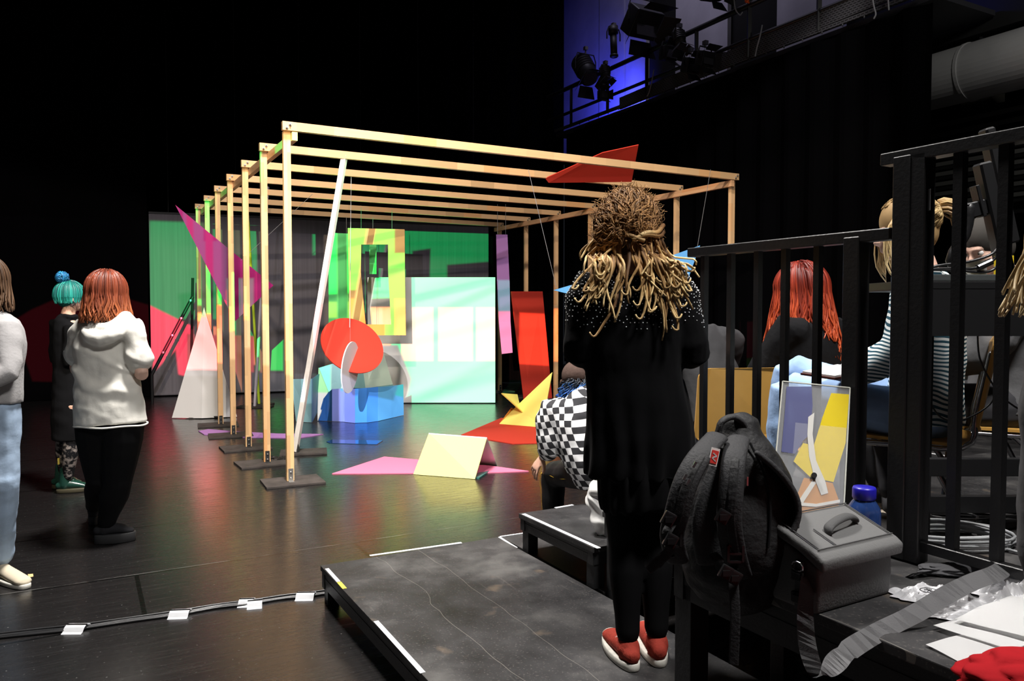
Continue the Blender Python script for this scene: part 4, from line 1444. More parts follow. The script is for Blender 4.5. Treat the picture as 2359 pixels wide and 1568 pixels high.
# longer panel hanging on the right
sweep(bm, [(*hp_(1545, 880, .03), .05, .07), (*hp_(1570, 980, .04), .04, .08), (*hp_(1580, 1050, .05), .03, .07), (*hp_(1580, 1100, .05), .012, .05)], n=14, side=(1, 0, 0), k=2, caps=1)
for s, sg in (('l', -1), ('r', 1)):
    sh, el, wr = J['sh' + s], J['el' + s], J['wr' + s]
    limb(bm, [lerp(sh, J['chest'], .35), sh, lerp(sh, el, .35), lerp(sh, el, .75), el, lerp(el, wr, .22)], [.07, .075, .066, .060, .060, .052], k=2)
def folds(co):
    a = math.atan2(co.y, co.x)
    w = max(0, min(1, (1.05 - co.z) / .35))
    return w * .010 * math.sin(a * 11 + 3 * noise.noise(co * 4)) + .004 * noise.noise(co * 12)
card = organic('cardigan', bm, BODYBLK, g, .007, 3, folds)
bm = bm_new()
sec = [(1474, 1040, .17, .12), (1474, 1100, .172, .125), (1474, 1150, .168, .12), (1475, 1165, .160, .115)]
sweep(bm, [(*hp_(u, v), a * .86, b_) for u, v, a, b_ in sec], n=24, side=(1, 0, 0), k=2, caps=1)
organic('skirt', bm, LEGBLK, g, .008, 2, lambda co: .006 * math.sin(math.atan2(co.y, co.x) * 13))
# pearl beads sewn over the shoulders
me = card.data
bm = bm_new()
rb = random.Random(3); used = []
vs = [(v.co.copy(), v.normal.copy()) for v in me.vertices if 1.205 < v.co.z < 1.46]
rb.shuffle(vs)
cell = {}
for co, n in vs:
    zt = (co.z - 1.205) / .2
    if rb.random() > min(1, max(.05, zt * 1.1)) : continue
    key = (int(co.x / .0105), int(co.y / .0105), int(co.z / .0105))
    if any((key[0] + a, key[1] + b_, key[2] + c_) in cell and (cell[(key[0] + a, key[1] + b_, key[2] + c_)] - co).length < .0105 for a in (-1, 0, 1) for b_ in (-1, 0, 1) for c_ in (-1, 0, 1)): continue
    cell[key] = co
    bmesh.ops.create_icosphere(bm, subdivisions=1, radius=.0024, matrix=Matrix.Translation(co + n * .0012))
    if len(cell) > 1500: break
o = obj('pearl_beads', bm, mat('pearl', (.85, .85, .88), .2, .7), card, True); o['kind'] = 'stuff'
# hair: frizzy crown plus dreadlocks
HB = strand_mat('dread_crown', [(0, (.08, .036, .012)), (.5, (.19, .092, .030)), (1, (.35, .19, .07))], .7)
HD = strand_mat('dreadlock_hair', [(0, (.07, .03, .012)), (.3, (.16, .075, .025)), (.6, (.38, .22, .08)), (1, (.60, .44, .21))], .65, .5)
hc = J['head']
rng = random.Random(11)
cap_hair(g, hc + V(-.008, -.005, .012), M, mat('hair_root_brown', (.075, .04, .02), .8, .1, bump=.6, bscale=60), 1.03)
S = []
tieP = V(.0, -.128, -.012)                      # where the hair is tied back (world axes, relative to the head)
td = tieP.normalized()
def on_skull(d, k_):
    q = M.transposed() @ d
    return M @ V(q.x * .090 * k_, q.y * .110 * k_ - .012, q.z * .104 * k_) + V(0, 0, .028) * max(0, d.z + .35)
for v in scalp_dirs(M, 1500, rng, -.35):
    d0 = (M @ v).normalized()
    if d0.dot(td) > .93: continue
    kk_ = rng.uniform(1.0, 1.30); ph = rng.uniform(0, 6.28); fr = rng.uniform(5, 10)
    end = rng.uniform(.35, 1.0)
    pts = []
    ax = d0.cross(td).normalized() if d0.cross(td).length > .05 else V(1, 0, 0)
    for j in range(8):
        f = j / 7 * end
        d = (d0 * (1 - f) + td * f + ax * (.10 * math.sin(f * fr + ph))).normalized()
        kj = (1.0 + (kk_ - 1.0) * math.sin(PI * min(1, f + .12))) + .035 * math.sin(f * fr * 2 + ph)
        pts.append(hc + on_skull(d, kj))
    S.append((pts, .0034, .0018))
for v in scalp_dirs(M, 900, rng, -.3):           # frizz standing off the head
    d0 = (M @ v).normalized()
    p = hc + on_skull(d0, rng.uniform(1.08, 1.25)); pts = [p]
    d = V(rng.gauss(0, 1), rng.gauss(0, 1), rng.gauss(0, 1)).normalized()
    for j in range(5):
        d = (d * .7 + V(rng.gauss(0, .5), rng.gauss(0, .5), rng.gauss(0, .5)) + d0 * .12).normalized(); pts.append(pts[-1] + d * .010)
    S.append((pts, .0014, .0007))
hair(g, 'curly_hair', HB, S, n=4)
# thick locks wound round the back of the head as a tie
S = []
for k, (a0, a1, z0, z1, rr) in enumerate(((-.15, -1.45, .035, -.012, .0085), (.05, -1.7, .012, -.02, .0075), (PI + .35, PI * 1.5 + .25, .0, -.02, .0075))):
    pts = []
    for j in range(9):
        f = j / 8; a = a0 + (a1 - a0) * f
        pts.append(hc + V(.112 * math.cos(a), .128 * math.sin(a) - .012, z0 + (z1 - z0) * f + .006 * math.sin(f * 9 + k)))
    S.append((pts, rr, rr * .9))
hair(g, 'tied_locks', HD, S, n=8)
S = []
for k in range(120):
    a = rng.uniform(-1.95, 1.8)                   # around the back of the head
    st = hc + M @ V(0, 0, .0)
    # world-space back side is -y
    sx, sy = math.sin(a), -math.cos(a)
    r0 = .095
    top = V(hc.x - .005 + sx * r0 * .95, hc.y + sy * (r0 + .018), hc.z + rng.uniform(-.02, .06))
    if sy > .25: continue
    ln = rng.choice((rng.uniform(.15, .26), rng.uniform(.24, .40))) * (1.0 - .18 * abs(sx))
    pts = [top + V(0, 0, .012) * rng.random()]
    fan = .35 + .75 * rng.random()
    ph = rng.uniform(0, 6)
    amp = rng.uniform(.002, .015)
    N = 8
    for j in range(1, N + 1):
        f = j / N
        zz = top.z - ln * f
        # keep outside the back and shoulders
        yb_ = -.118 - .035 * f if zz < hc.z - .09 else hc.y + sy * r0 * (1 + .2 * f) - .01
        y_ = top.y + (yb_ - top.y) * min(1, f * 1.6) - .012 * rng.random()
        x_ = top.x + sx * fan * .10 * f ** 1.2 + amp * math.sin(f * 6 + ph) * (1 + f)
        pts.append(V(x_, y_, zz))
    if rng.random() < .22:
        e = pts[-1]; dx = rng.choice((-1, 1)) * .014
        pts += [e + V(dx, -.004, .0), e + V(dx * 1.5, 0, .012)]
    S.append((pts, rng.uniform(.0055, .0085), .0028))
hair(g, 'dreadlocks', HD, S, n=7)

# ---------------------------------------------------------------- woman in the pale hoodie
oy = 4.74
ox = at(262, 1000, oy).x
oz = 0.0
g = empty('person', 'standing woman with red bob hair, pale grey short-sleeved hoodie and black leggings', 'person', (ox, oy, 0))
J = dict(pelvis=hp_(252, 975), waist=hp_(250, 875), chest=hp_(246, 800), neck=hp_(247, 730), head=hp_(249, 676, .02),
         shl=hp_(192, 755, .0), shr=hp_(305, 760, -.03), ell=hp_(176, 850, .10), elr=hp_(327, 862, -.03),
         wrl=hp_(235, 850, .32), wrr=hp_(296, 830, .25), hpl=hp_(226, 985), hpr=hp_(280, 985),
         knl=hp_(232, 1110, .04), knr=hp_(270, 1115, .0), anl=V(0, 0, 0), anr=V(0, 0, 0))
a1 = loc_(gz(218, 1205)); t1 = loc_(gz(235, 1176)); a2 = loc_(gz(246, 1250)); t2 = loc_(gz(312, 1243))
J['anl'] = a1 + V(0, 0, .12); J['tol'] = t1; J['anr'] = a2 + V(.0, 0, .13); J['tor'] = t2
M = full_body(g, J, SKINP, (.30, .95, -.05), k=1.0, plump=1.04, hands=((V(.4, .3, .2), V(1, 0, 0), .7, -1), (V(-.4, .5, .1), V(-1, 0, 0), .7, 1)))
legwear(g, J, LEGBLK, 'leggings', off=.006, p=1.22, rs=[.098, .102, .088, .066, .062, .064, .045, .040])
BSH = mat('black_canvas', (.012, .012, .014), .8, .2)
BSO = mat('black_rubber', (.022, .022, .023), .6, .3)
for s in 'lr': sneaker(g, J['an' + s], J['to' + s], 0, BSH, BSO, .055, .05, laces=mat('dark_lace', (.05, .05, .055), .7))
HOOD = mat('pale_sweat_cloth', (.70, .68, .62), .9, .1, bump=.12, bscale=50, sheen=.1)
bm = bm_new()
sec = [(248, 728, .075, .07), (248, 742, .14, .10), (246, 770, .175, .125), (244, 820, .178, .14), (246, 870, .180, .14), (250, 920, .196, .145), (255, 962, .208, .15), (256, 974, .209, .15)]
sweep(bm, [(*hp_(u, v), a, b_) for u, v, a, b_ in sec], n=30, side=(1, .12, 0), k=3, caps=1)
for s in 'lr':
    sh, el = J['sh' + s], J['el' + s]
    limb(bm, [lerp(sh, J['chest'], .4), sh, lerp(sh, el, .4), lerp(sh, el, .68)], [.075, .076, .075, .078], k=2)
# hood lying on the back
c = hp_(240, 742, -.09)
sweep(bm, [(*hp_(196, 738, -.01), .03), (*hp_(205, 765, -.115), .04), (*hp_(235, 782, -.155), .043), (*hp_(268, 768, -.135), .042), (*hp_(296, 738, -.04), .032)], n=12, k=3)
sweep(bm, [(*hp_(204, 732, .0), .03), (*hp_(216, 748, -.09), .034), (*hp_(240, 757, -.12), .036), (*hp_(270, 745, -.10), .034), (*hp_(290, 730, -.02), .03)], n=12, k=3)
def hf(co):
    f = 0.0
    # diagonal pull folds from the right armpit and around the hips
    q = co.z * 34 + co.x * 18 + 5 * noise.noise(co * 4)
    f += .018 * max(0, math.sin(q)) ** 2 * max(0, 1 - abs(co.z - 1.03) / .22) * (1 if co.y < 0 else .4)
    f += .020 * noise.noise(Vector((co.x * 5, co.y * 5, co.z * 9)) + Vector((3, 1, 0)))
    return f + .004 * noise.noise(co * 22)
hd = organic('hoodie', bm, HOOD, g, .009, 3, hf)
bm = bm_new()                                        # rolled raw hem
N = 40
rim = []
for i in range(N + 1):
    a = 2 * PI * i / N
    c0 = hp_(256, 977)
    sd_ = V(1, .12, 0).normalized(); fd_ = V(-.12, 1, 0).normalized()
    q_ = c0 + sd_ * (.208 * math.cos(a)) + fd_ * (.150 * math.sin(a))
    rim.append((q_.x, q_.y, q_.z + .003 * math.sin(a * 5), .006))
sweep(bm, rim, n=6); obj('raw_hem', bm, HOOD, hd, True)
HR = strand_mat('auburn_hair', [(0, (.13, .025, .012)), (.5, (.22, .05, .022)), (1, (.40, .12, .045))], .42)
cap_hair(g, J['head'], M, mat('auburn_base', (.12, .03, .015), .6, .2), 1.14)
long_hair(g, J['head'], M, HR, random.Random(5), n=420, rad=.118, length=.165, wave=.012, freq=22, r=.0068, spread=1.22, lo=.82)

# ---------------------------------------------------------------- woman with teal hair
oy = 6.15
ox = at(160, 1000, oy).x
g = empty('person', 'slim person in black with shaved teal hair, blue bun and green boots', 'person', (ox, oy, 0))
J = dict(pelvis=hp_(158, 925), waist=hp_(155, 855), chest=hp_(154, 790), neck=hp_(157, 722), head=hp_(164, 684, .02),
         shl=hp_(133, 745, .06), shr=hp_(168, 752, -.09), ell=hp_(130, 825, .10), elr=hp_(160, 835, -.10),
         wrl=hp_(180, 840, .16), wrr=hp_(205, 838, .0), hpl=hp_(148, 935, .06), hpr=hp_(166, 935, -.05),
         knl=hp_(147, 1025, .06), knr=hp_(163, 1025, -.04), anl=V(0, 0, 0), anr=V(0, 0, 0))
a1 = loc_(gz(142, 1124)); t1 = loc_(gz(190, 1120)); a2 = loc_(gz(152, 1134)); t2 = loc_(gz(211, 1129))
J['anl'] = a1 + V(.02, 0, .13); J['tol'] = t1; J['anr'] = a2 + V(.02, 0, .13); J['tor'] = t2
TATT = mat('patterned_stocking', (.10, .09, .09), .7, .2)
t, b, tc = tree_of(TATT)
n_ = t.noise(tc.outputs['Object'], 24, 5, .6)
t.l.new(t.ramp(n_, [(.50, (.01, .01, .012)), (.60, (.32, .28, .26))]), b.inputs['Base Color'])
M = full_body(g, J, SKIN, (.75, .62, 0), k=.97, plump=.92, hands=((V(1, .2, 0), V(0, 0, -1), .6, 1), (V(1, .4, 0), V(0, 0, -1), .6, 1)))
legwear(g, J, TATT, 'stockings', off=.004, waist=False, rs=[.06, .066, .066, .058, .056, .057, .042, .038])
BT = mat('black_shirt_cloth', (.006, .006, .007), .9, .1)
bm = bm_new()
sec = [(157, 722, .05, .05), (156, 738, .09, .10), (155, 790, .105, .14), (156, 850, .10, .135), (158, 905, .115, .145), (158, 930, .115, .145)]
sweep(bm, [(*hp_(u, v), a, b_) for u, v, a, b_ in sec], n=24, side=(.62, .75, 0), k=2, caps=1)
for s in 'lr':
    sh, el, wr = J['sh' + s], J['el' + s], J['wr' + s]
    limb(bm, [lerp(sh, J['chest'], .3), sh, lerp(sh, el, .5), el, lerp(el, wr, .8)], [.06, .064, .055, .052, .042], k=2)
sweep(bm, [(*hp_(146, 722, .02), .018), (*hp_(150, 727, -.06), .018), (*hp_(166, 731, -.06), .018), (*hp_(176, 728, .0), .016)], n=8, k=2)
organic('black_shirt', bm, BT, g, .009, 2, wrinkle(.005))
bm = bm_new()
sec = [(158, 915, .115, .145), (157, 960, .12, .15), (156, 1012, .11, .14)]
sweep(bm, [(*hp_(u, v), a, b_) for u, v, a, b_ in sec], n=22, side=(.62, .75, 0), k=2, caps=1)
organic('black_shorts', bm, BT, g, .010, 2, wrinkle(.005))
GBO = mat('dark_green_leather', (.012, .05, .035), .25, .6, coat=.3)
SOLY = mat('boot_welt_sole', (.07, .06, .035), .5, .3)
for s in 'lr':
    b_ = sneaker(g, J['an' + s] + V(-.02, 0, 0), J['to' + s], 0, GBO, SOLY, .03, .15, laces=mat('dark_lace', (.05, .05, .055), .7), name='boot')
bm = bm_new(); p = J['anr'] + V(-.06, -.02, .10); bar(bm, p, p + V(0, 0, .05), .012, .012); obj('pull_tab', bm, mat('yellow_tab', (.7, .55, .1)), g)
TE = strand_mat('teal_hair', [(0, (.01, .13, .12)), (.6, (.02, .30, .24)), (1, (.05, .42, .34))], .45)
hc = J['head']
cap_hair(g, hc, M, mat('teal_base', (.008, .12, .10), .6, .2), 1.03)
long_hair(g, hc, M, TE, random.Random(8), n=240, rad=.103, length=.05, wave=.002, r=.006, spread=.9, lo=.5)
S = []
rng = random.Random(4)
bc = hc + M @ V(0, -.06, .155)
for k in range(60):
    a = rng.uniform(0, 6.28); pts = []
    ax = V(rng.gauss(0, 1), rng.gauss(0, 1), rng.gauss(0, 1)).normalized(); o_ = ax.orthogonal().normalized(); o2 = ax.cross(o_)
    for j in range(6):
        th = a + j * .6
        pts.append(bc + (o_ * math.cos(th) + o2 * math.sin(th)) * .042 * rng.uniform(.8, 1.1) + ax * .012)
    S.append((pts, .007, .004))
HBn = strand_mat('blue_hair', [(0, (.01, .10, .28)), (1, (.03, .25, .42))], .45)
hair(g, 'hair_bun', HBn, S)
bm = bm_new(); p = hc + M @ V(.082, .0, -.05); sweep(bm, [(*(p + V(.012 * math.cos(a), 0, .014 * math.sin(a))), .004) for a in [i * .7 for i in range(10)]], n=6); obj('earring', bm, BLKM, g)

# ---------------------------------------------------------------- person walking out at the left edge
oy = 4.0
ox = at(-38, 1000, oy).x
g = empty('person', 'walking person in grey sweater, light jeans and pale shoe cut by the left edge', 'person', (ox, oy, 0))
J = dict(pelvis=hp_(-32, 935), waist=hp_(-32, 865), chest=hp_(-30, 790), neck=hp_(-30, 712), head=hp_(-34, 650),
         shl=hp_(-98, 752, .06), shr=hp_(15, 760, -.03), ell=hp_(-120, 860, .15), elr=hp_(18, 858, -.12),
         wrl=hp_(-90, 900, .22), wrr=hp_(-55, 878, -.19), hpl=hp_(-62, 950), hpr=hp_(-6, 950),
         knl=hp_(-75, 1120, .10), knr=hp_(2, 1110, .0), anl=V(0, 0, 0), anr=V(0, 0, 0))
a1 = loc_(gz(-90, 1250)); t1 = loc_(gz(-60, 1235)); a2 = loc_(gz(-2, 1330)); t2 = loc_(gz(62, 1357))
J['anl'] = a1 + V(0, 0, .12); J['tol'] = t1; J['anr'] = a2 + V(0, 0, .13); J['tor'] = t2
M = full_body(g, J, SKINP, (.3, .9, 0), hands=((V(.2, .5, -.2), V(1, 0, 0), .6, -1), (V(-.9, 0, -.1), V(0, 1, 0), .6, 1)))
JEAN = mat('light_jeans', (.36, .47, .62), .85, .15, bump=.15, bscale=40, var=.25, vscale=5)
legwear(g, J, JEAN, 'jeans', off=.014, rs=[.095, .097, .088, .074, .072, .068, .062, .066], disp=wrinkle(.008, 8))
GRS = mat('grey_sweater', (.34, .33, .33), .9, .1, bump=.2, bscale=70, sheen=.1)
bm = bm_new()
sec = [(-30, 716, .07, .07), (-30, 735, .16, .10), (-30, 790, .185, .13), (-31, 870, .178, .13), (-32, 925, .18, .135)]
sweep(bm, [(*hp_(u, v), a, b_) for u, v, a, b_ in sec], n=24, side=(1, 0, 0), k=2, caps=1)
for s in 'lr':
    sh, el, wr = J['sh' + s], J['el' + s], J['wr' + s]
    limb(bm, [lerp(sh, J['chest'], .3), sh, lerp(sh, el, .5), el, lerp(el, wr, .9)], [.068, .070, .062, .058, .046], k=2)
organic('sweater', bm, GRS, g, .009, 2, wrinkle(.008, 7))
BEI = mat('beige_suede', (.55, .48, .36), .8, .2)
for s in 'lr': sneaker(g, J['an' + s], J['to' + s], 0, BEI, SOLW, .022, .03)
cap_hair(g, J['head'], M, mat('brown_base', (.08, .045, .025), .6, .2), 1.1)
long_hair(g, J['head'], M, strand_mat('brown_hair', [(0, (.06, .03, .015)), (1, (.16, .09, .05))], .5), random.Random(9), n=160, rad=.112, length=.14, r=.007)

# ---------------------------------------------------------------- seated person in the checkered shirt
oy = 4.45
ox = at(1380, 1000, oy).x
oz = 0.0
g = empty('person', 'person in a black and white checkered shirt and brown cap sitting on the raised deck', 'person', (ox, oy, 0))
J = dict(pelvis=hp_(1395, 1085, -.02), waist=hp_(1375, 1020, .0), chest=hp_(1345, 960, .03), neck=hp_(1332, 912, .08), head=hp_(1330, 882, .14),
         shl=hp_(1278, 948, .02), shr=hp_(1398, 948, .06), ell=hp_(1270, 1025, .02), elr=hp_(1420, 1030, .15),
         wrl=hp_(1250, 1050, .17), wrr=hp_(1440, 1040, .36), hpl=hp_(1365, 1090, .0), hpr=hp_(1420, 1090, .02),
         knl=hp_(1275, 1090, .42), knr=hp_(1430, 1085, .46), anl=V(0, 0, .1), anr=V(0, 0, .1))
kl = J['knl']; kr = J['knr']
J['anl'] = V(kl.x + .0, kl.y + .02, .11); J['tol'] = V(kl.x - .03, kl.y + .2, 0)
J['anr'] = V(kr.x, kr.y + .02, .11); J['tor'] = V(kr.x + .02, kr.y + .2, 0)
M = full_body(g, J, SKIN, (-.25, .95, -.25), k=.97, voxel=.0045, hands=((V(-.55, .05, -.85), V(.75, .5, -.4), .3, 1), (V(0, .6, -.6), V(0, -1, 0), .5, 1)))
CHK = mat('checkered_cloth', (.8, .8, .8), .8, .15)
t, b, tc = tree_of(CHK)
geo = t.node('ShaderNodeUVMap')
ck = t.node('ShaderNodeTexChecker', {'Scale': 1.0, 'Color1': (.78, .78, .78, 1), 'Color2': (.035, .035, .038, 1)})
t.l.new(geo.outputs[0], ck.inputs[0]); t.l.new(ck.outputs[0], b.inputs['Base Color'])
bm = bm_new()
sec = [(*hp_(1332, 905, .06), .07, .07), (*hp_(1340, 925, .03), .155, .10), (*hp_(1340, 960, .01), .185, .135), (*hp_(1355, 1020, -.03), .185, .145), (*hp_(1382, 1075, -.06), .18, .15), (*hp_(1392, 1102, -.06), .17, .15)]
sweep(bm, sec, n=26, side=(1, 0, 0), k=3, caps=1)
limb(bm, [lerp(J['shl'], J['chest'], .3), J['shl'] + V(-.01, 0, 0), lerp(J['shl'], J['ell'], .5) + V(-.015, 0, 0), J['ell'] + V(-.012, -.01, -.01), lerp(J['ell'], J['wrl'], .55)], [.085, .092, .088, .078, .05], k=2)
limb(bm, [lerp(J['shr'], J['chest'], .3), J['shr'], lerp(J['shr'], J['elr'], .5), J['elr'], lerp(J['elr'], J['wrr'], .85)], [.075, .078, .07, .062, .042], k=2)
sh = organic('checkered_shirt', bm, CHK, g, .009, 2, lambda co: .010 * noise.noise(co * 9) + .006 * noise.noise(co * 18))
me = sh.data; uvl = me.uv_layers.new(name='uv')
cen = J['chest']
for lp_ in me.loops:
    co = me.vertices[lp_.vertex_index].co
    dx_ = co.x - (cen.x + (cen.z - co.z) * .25)
    w = Vector((noise.noise(co * 5), noise.noise(co * 5 + Vector((9, 0, 0))), 0)) * .35
    uvl.data[lp_.index].uv = ((dx_ + co.y * math.tanh(dx_ / .10) + co.z * .22) / .037 + w.x, (co.z - dx_ * .15) / .037 + w.y)
BLK2 = mat('black_trousers', (.008, .008, .009), .6, .3)
legwear(g, J, BLK2, 'trousers', off=.012, rs=[.09, .092, .08, .066, .064, .064, .056, .056], disp=wrinkle(.006, 8))
YST = mat('yellow_piping', (.45, .28, .02), .6, .3)
bm = bm_new()
k0, a0 = J['knl'], J['anl']
ribbon(bm, [(*(J['hpl'] + V(-.085, -.03, -.02))[:], ), (*(lerp(J['hpl'], k0, .5) + V(-.085, 0, -.03))[:],), (*(k0 + V(-.078, -.0, -.0))[:],), (*(lerp(k0, a0, .5) + V(-.076, -.01, 0))[:],), (*(a0 + V(-.07, -.01, .02))[:],)], .014, .004, side=(0, 1, 0))
obj('side_stripe', bm, YST, g)
PAT = mat('patent_black', (.006, .006, .007), .08, .8, coat=.6)
for s in 'lr': sneaker(g, J['an' + s], J['to' + s], 0, PAT, BSO, .03, .12, name='boot')
hc = J['head']
CAPM = mat('brown_cap_cloth', (.085, .055, .045), .85, .1, bump=.25, bscale=45, var=.25, vscale=14)
bm = bm_new()
ball(bm, (0, -.01, .045), 1, (.092, .112, .092), seg=22)
for v in bm.verts:
    if v.co.z < .0: v.co.z = .0
xf(bm, 0, M, hc)
cp = organic('cap', bm, CAPM, g, .006, 2)
bm = bm_new()
sweep(bm, [(*(hc + M @ V(x, .10 + .05 * (1 - (x / .07) ** 2), .02)), .02, .006) for x in (-.07, -.035, 0, .035, .07)], n=8, k=2, side=(0, 0, 1)); obj('peak', bm, CAPM, cp, True)
bm = bm_new()
pts = [hc + M @ V(.05 * math.sin(a), -.103 * math.cos(a) - .01 + .0, .008 + .03 * math.cos(a * 1.4)) for a in (-1.0, -.6, -.2, .2, .6, 1.0)]
sweep(bm, [(*p, .003, .006) for p in pts], n=6, k=2); obj('rear_strap', bm, BLKM, cp)
bm = bm_new(); p = hc + M @ V(.015, -.122, .012)
for dx in (-.008, .008): bar(bm, p + V(dx, 0, -.012), p + V(dx, 0, .012), .003, .003)
for dz in (-.012, .012): bar(bm, p + V(-.008, 0, dz), p + V(.008, 0, dz), .003, .003)
obj('strap_buckle', bm, STEELB, cp)
NB = strand_mat('black_blue_hair', [(0, (.008, .008, .010)), (.45, (.010, .02, .035)), (.8, (.02, .10, .30)), (1, (.02, .12, .55))], .4, .5)
S = []
rng = random.Random(12)
for k in range(110):
    a = rng.uniform(-1.7, 1.7)
    st = hc + M @ V(.085 * math.sin(a), -.098 * math.cos(a) - .01, rng.uniform(-.03, .02))
    ln = rng.uniform(.04, .11); ph = rng.uniform(0, 6); pts = [st]
    for j in range(1, 6):
        f = j / 5; o_ = (M @ V(math.sin(a), -math.cos(a), 0))
        pts.append(st + o_ * (.035 * f) + V(.016 * math.sin(f * 6 + ph), .01 * math.cos(f * 6 + ph), -ln * f))
    S.append((pts, .0045, .002))
hair(g, 'hair', NB, S)
# ================================================================ chairs
PLY = mat('chair_plywood', (.62, .34, .08), .4, .35, var=.12, vscale=3)
CHROME = mat('chrome_tube', (.5, .5, .52), .22, .6, metal=.9)
FL2, FL1, FLB = .37, .54, .72


def make_chair(label, loc, rz):
    """plywood stacking chair facing local +y"""
    c = empty('stacking_chair', label, 'chair', loc, rz, group=None)
    bm = bm_new()
    N = 8
    def curved(bm, w, pts, th=.010, bend=.0):
        rows = []
        for (y, z) in pts:
            rows.append([Vector((w * (i / N - .5), y + bend * (1 - (2 * i / N - 1) ** 2) * 0, z)) for i in range(N + 1)])
        A = [[bm.verts.new(p) for p in r] for r in rows]
        for j in range(len(A) - 1):
            for i in range(N): bm.faces.new((A[j][i], A[j][i + 1], A[j + 1][i + 1], A[j + 1][i]))
        bmesh.ops.solidify(bm, geom=bm.faces[:], thickness=th)
    # seat: rounded rectangle
    def rrect(w, h, r, n=5):
        out = []
        for cx_, cy_, a0 in ((w / 2 - r, h / 2 - r, 0), (-w / 2 + r, h / 2 - r, 90), (-w / 2 + r, -h / 2 + r, 180), (w / 2 - r, -h / 2 + r, 270)):
            for i in range(n + 1):
                a = math.radians(a0 + 90 * i / n); out.append((cx_ + r * math.cos(a), cy_ + r * math.sin(a)))
        return out
    a = [bm.verts.new((x, y, .445 + .012 * max(0, y / .2))) for x, y in rrect(.40, .40, .06)]
    b_ = [bm.verts.new((v.co.x, v.co.y, v.co.z - .011)) for v in a]
    bm.faces.new(a); bm.faces.new(b_[::-1])
    for i in range(len(a)): bm.faces.new((a[i], b_[i], b_[(i + 1) % len(a)], a[(i + 1) % len(a)]))
    obj('seat', bm, PLY, c)
    bm = bm_new()
    a = [bm.verts.new((x, -.205 - .03 * (1 - (x / .2) ** 2) - .16 * (y + .16), .655 + y)) for x, y in rrect(.40, .34, .05)]
    b_ = [bm.verts.new((v.co.x, v.co.y - .011, v.co.z)) for v in a]
    bm.faces.new(a); bm.faces.new(b_[::-1])
    for i in range(len(a)): bm.faces.new((a[i], b_[i], b_[(i + 1) % len(a)], a[(i + 1) % len(a)]))
    obj('backrest', bm, PLY, c)
    for s in (-1, 1):
        bm = bm_new(); sweep(bm, [(.17 * s, -.25, .76, .0105), (.18 * s, -.21, .55, .0105), (.185 * s, -.17, .43, .0105), (.19 * s, .14, .425, .0105), (.19 * s, .19, .40, .0105), (.21 * s, .22, .01, .0105)], n=8, k=4); obj('side_tube', bm, CHROME, c, True)
        bm = bm_new(); sweep(bm, [(.185 * s, -.02, .425, .0105), (.19 * s, -.10, .33, .0105), (.21 * s, -.25, .01, .0105)], n=8, k=3); obj('rear_leg', bm, CHROME, c, True)
    bm = bm_new(); cyl(bm, (-.19, .1, .42), (.19, .1, .42), .009); obj('stretcher', bm, CHROME, c)
    return c


pf = at(1655, 1000, 3.72)
make_chair('plywood chair with rounded back between the standing woman and the red-haired woman', (pf.x, pf.y, FL2), .12)
pg = at(1848, 1000, 3.75)
make_chair('plywood chair under the long red-haired woman', (pg.x, pg.y - .02, FL2), .25)
ph = at(2092, 1000, 2.93)
make_chair('plywood chair of the striped-shirt woman, its orange back seen behind the thick post', (ph.x + .02, ph.y + .02, FL1), 1.05)
pi = at(2285, 1000, 3.2)
make_chair('plywood chair carrying the person in the grey sweatshirt', (pi.x, pi.y, FL1), 1.25)


def seated(label, oxy, floor, rz, height_k, skin, hand=True, knees=None, torso_lean=0.0, head_turn=0.0, head_tilt=-.1, arms=None, plump=1.0, head_off=(0, 0, 0), shoes=None, feet=True):
    """seated figure facing local +y on a .45 m seat; returns parent, J, M"""
    g = empty('person', label, 'person', (oxy[0], oxy[1], floor), rz)
    k = height_k
    L = torso_lean
    J = dict(pelvis=V(0, -.05, .53), waist=V(0, -.06 + L * .15, .68), chest=V(0, -.05 + L * .42, .87), neck=V(0, -.03 + L * .68, 1.06), head=V(0, .03 + L * .85, 1.17))
    J['head'] = J['head'] + Vector(head_off)
    J.update(shl=V(-.165, -.05 + L * .6, 1.0), shr=V(.165, -.05 + L * .6, 1.0), ell=V(-.21, .06 + L * .5, .74), elr=V(.21, .06 + L * .5, .74),
             wrl=V(-.10, .27 + L * .3, .66), wrr=V(.10, .27 + L * .3, .66), hpl=V(-.09, -.02, .52), hpr=V(.09, -.02, .52),
             knl=V(-.12, .42, .52), knr=V(.12, .42, .52), anl=V(-.12, .40, .10), anr=V(.12, .40, .10), tol=V(-.13, .58, 0), tor=V(.13, .58, 0))
    for q in (arms or {}), (knees or {}):
        J.update({a: Vector(b) for a, b in q.items()})
    f = Euler((0, 0, head_turn)).to_matrix() @ V(0, 1, head_tilt)
    M = full_body(g, J, skin, f, k=k, plump=plump, hands=((V(.5, .6, -.2), V(0, 0, -1), .7, -1), (V(-.5, .6, -.2), V(0, 0, -1), .7, 1)), voxel=.0075)
    return g, J, M


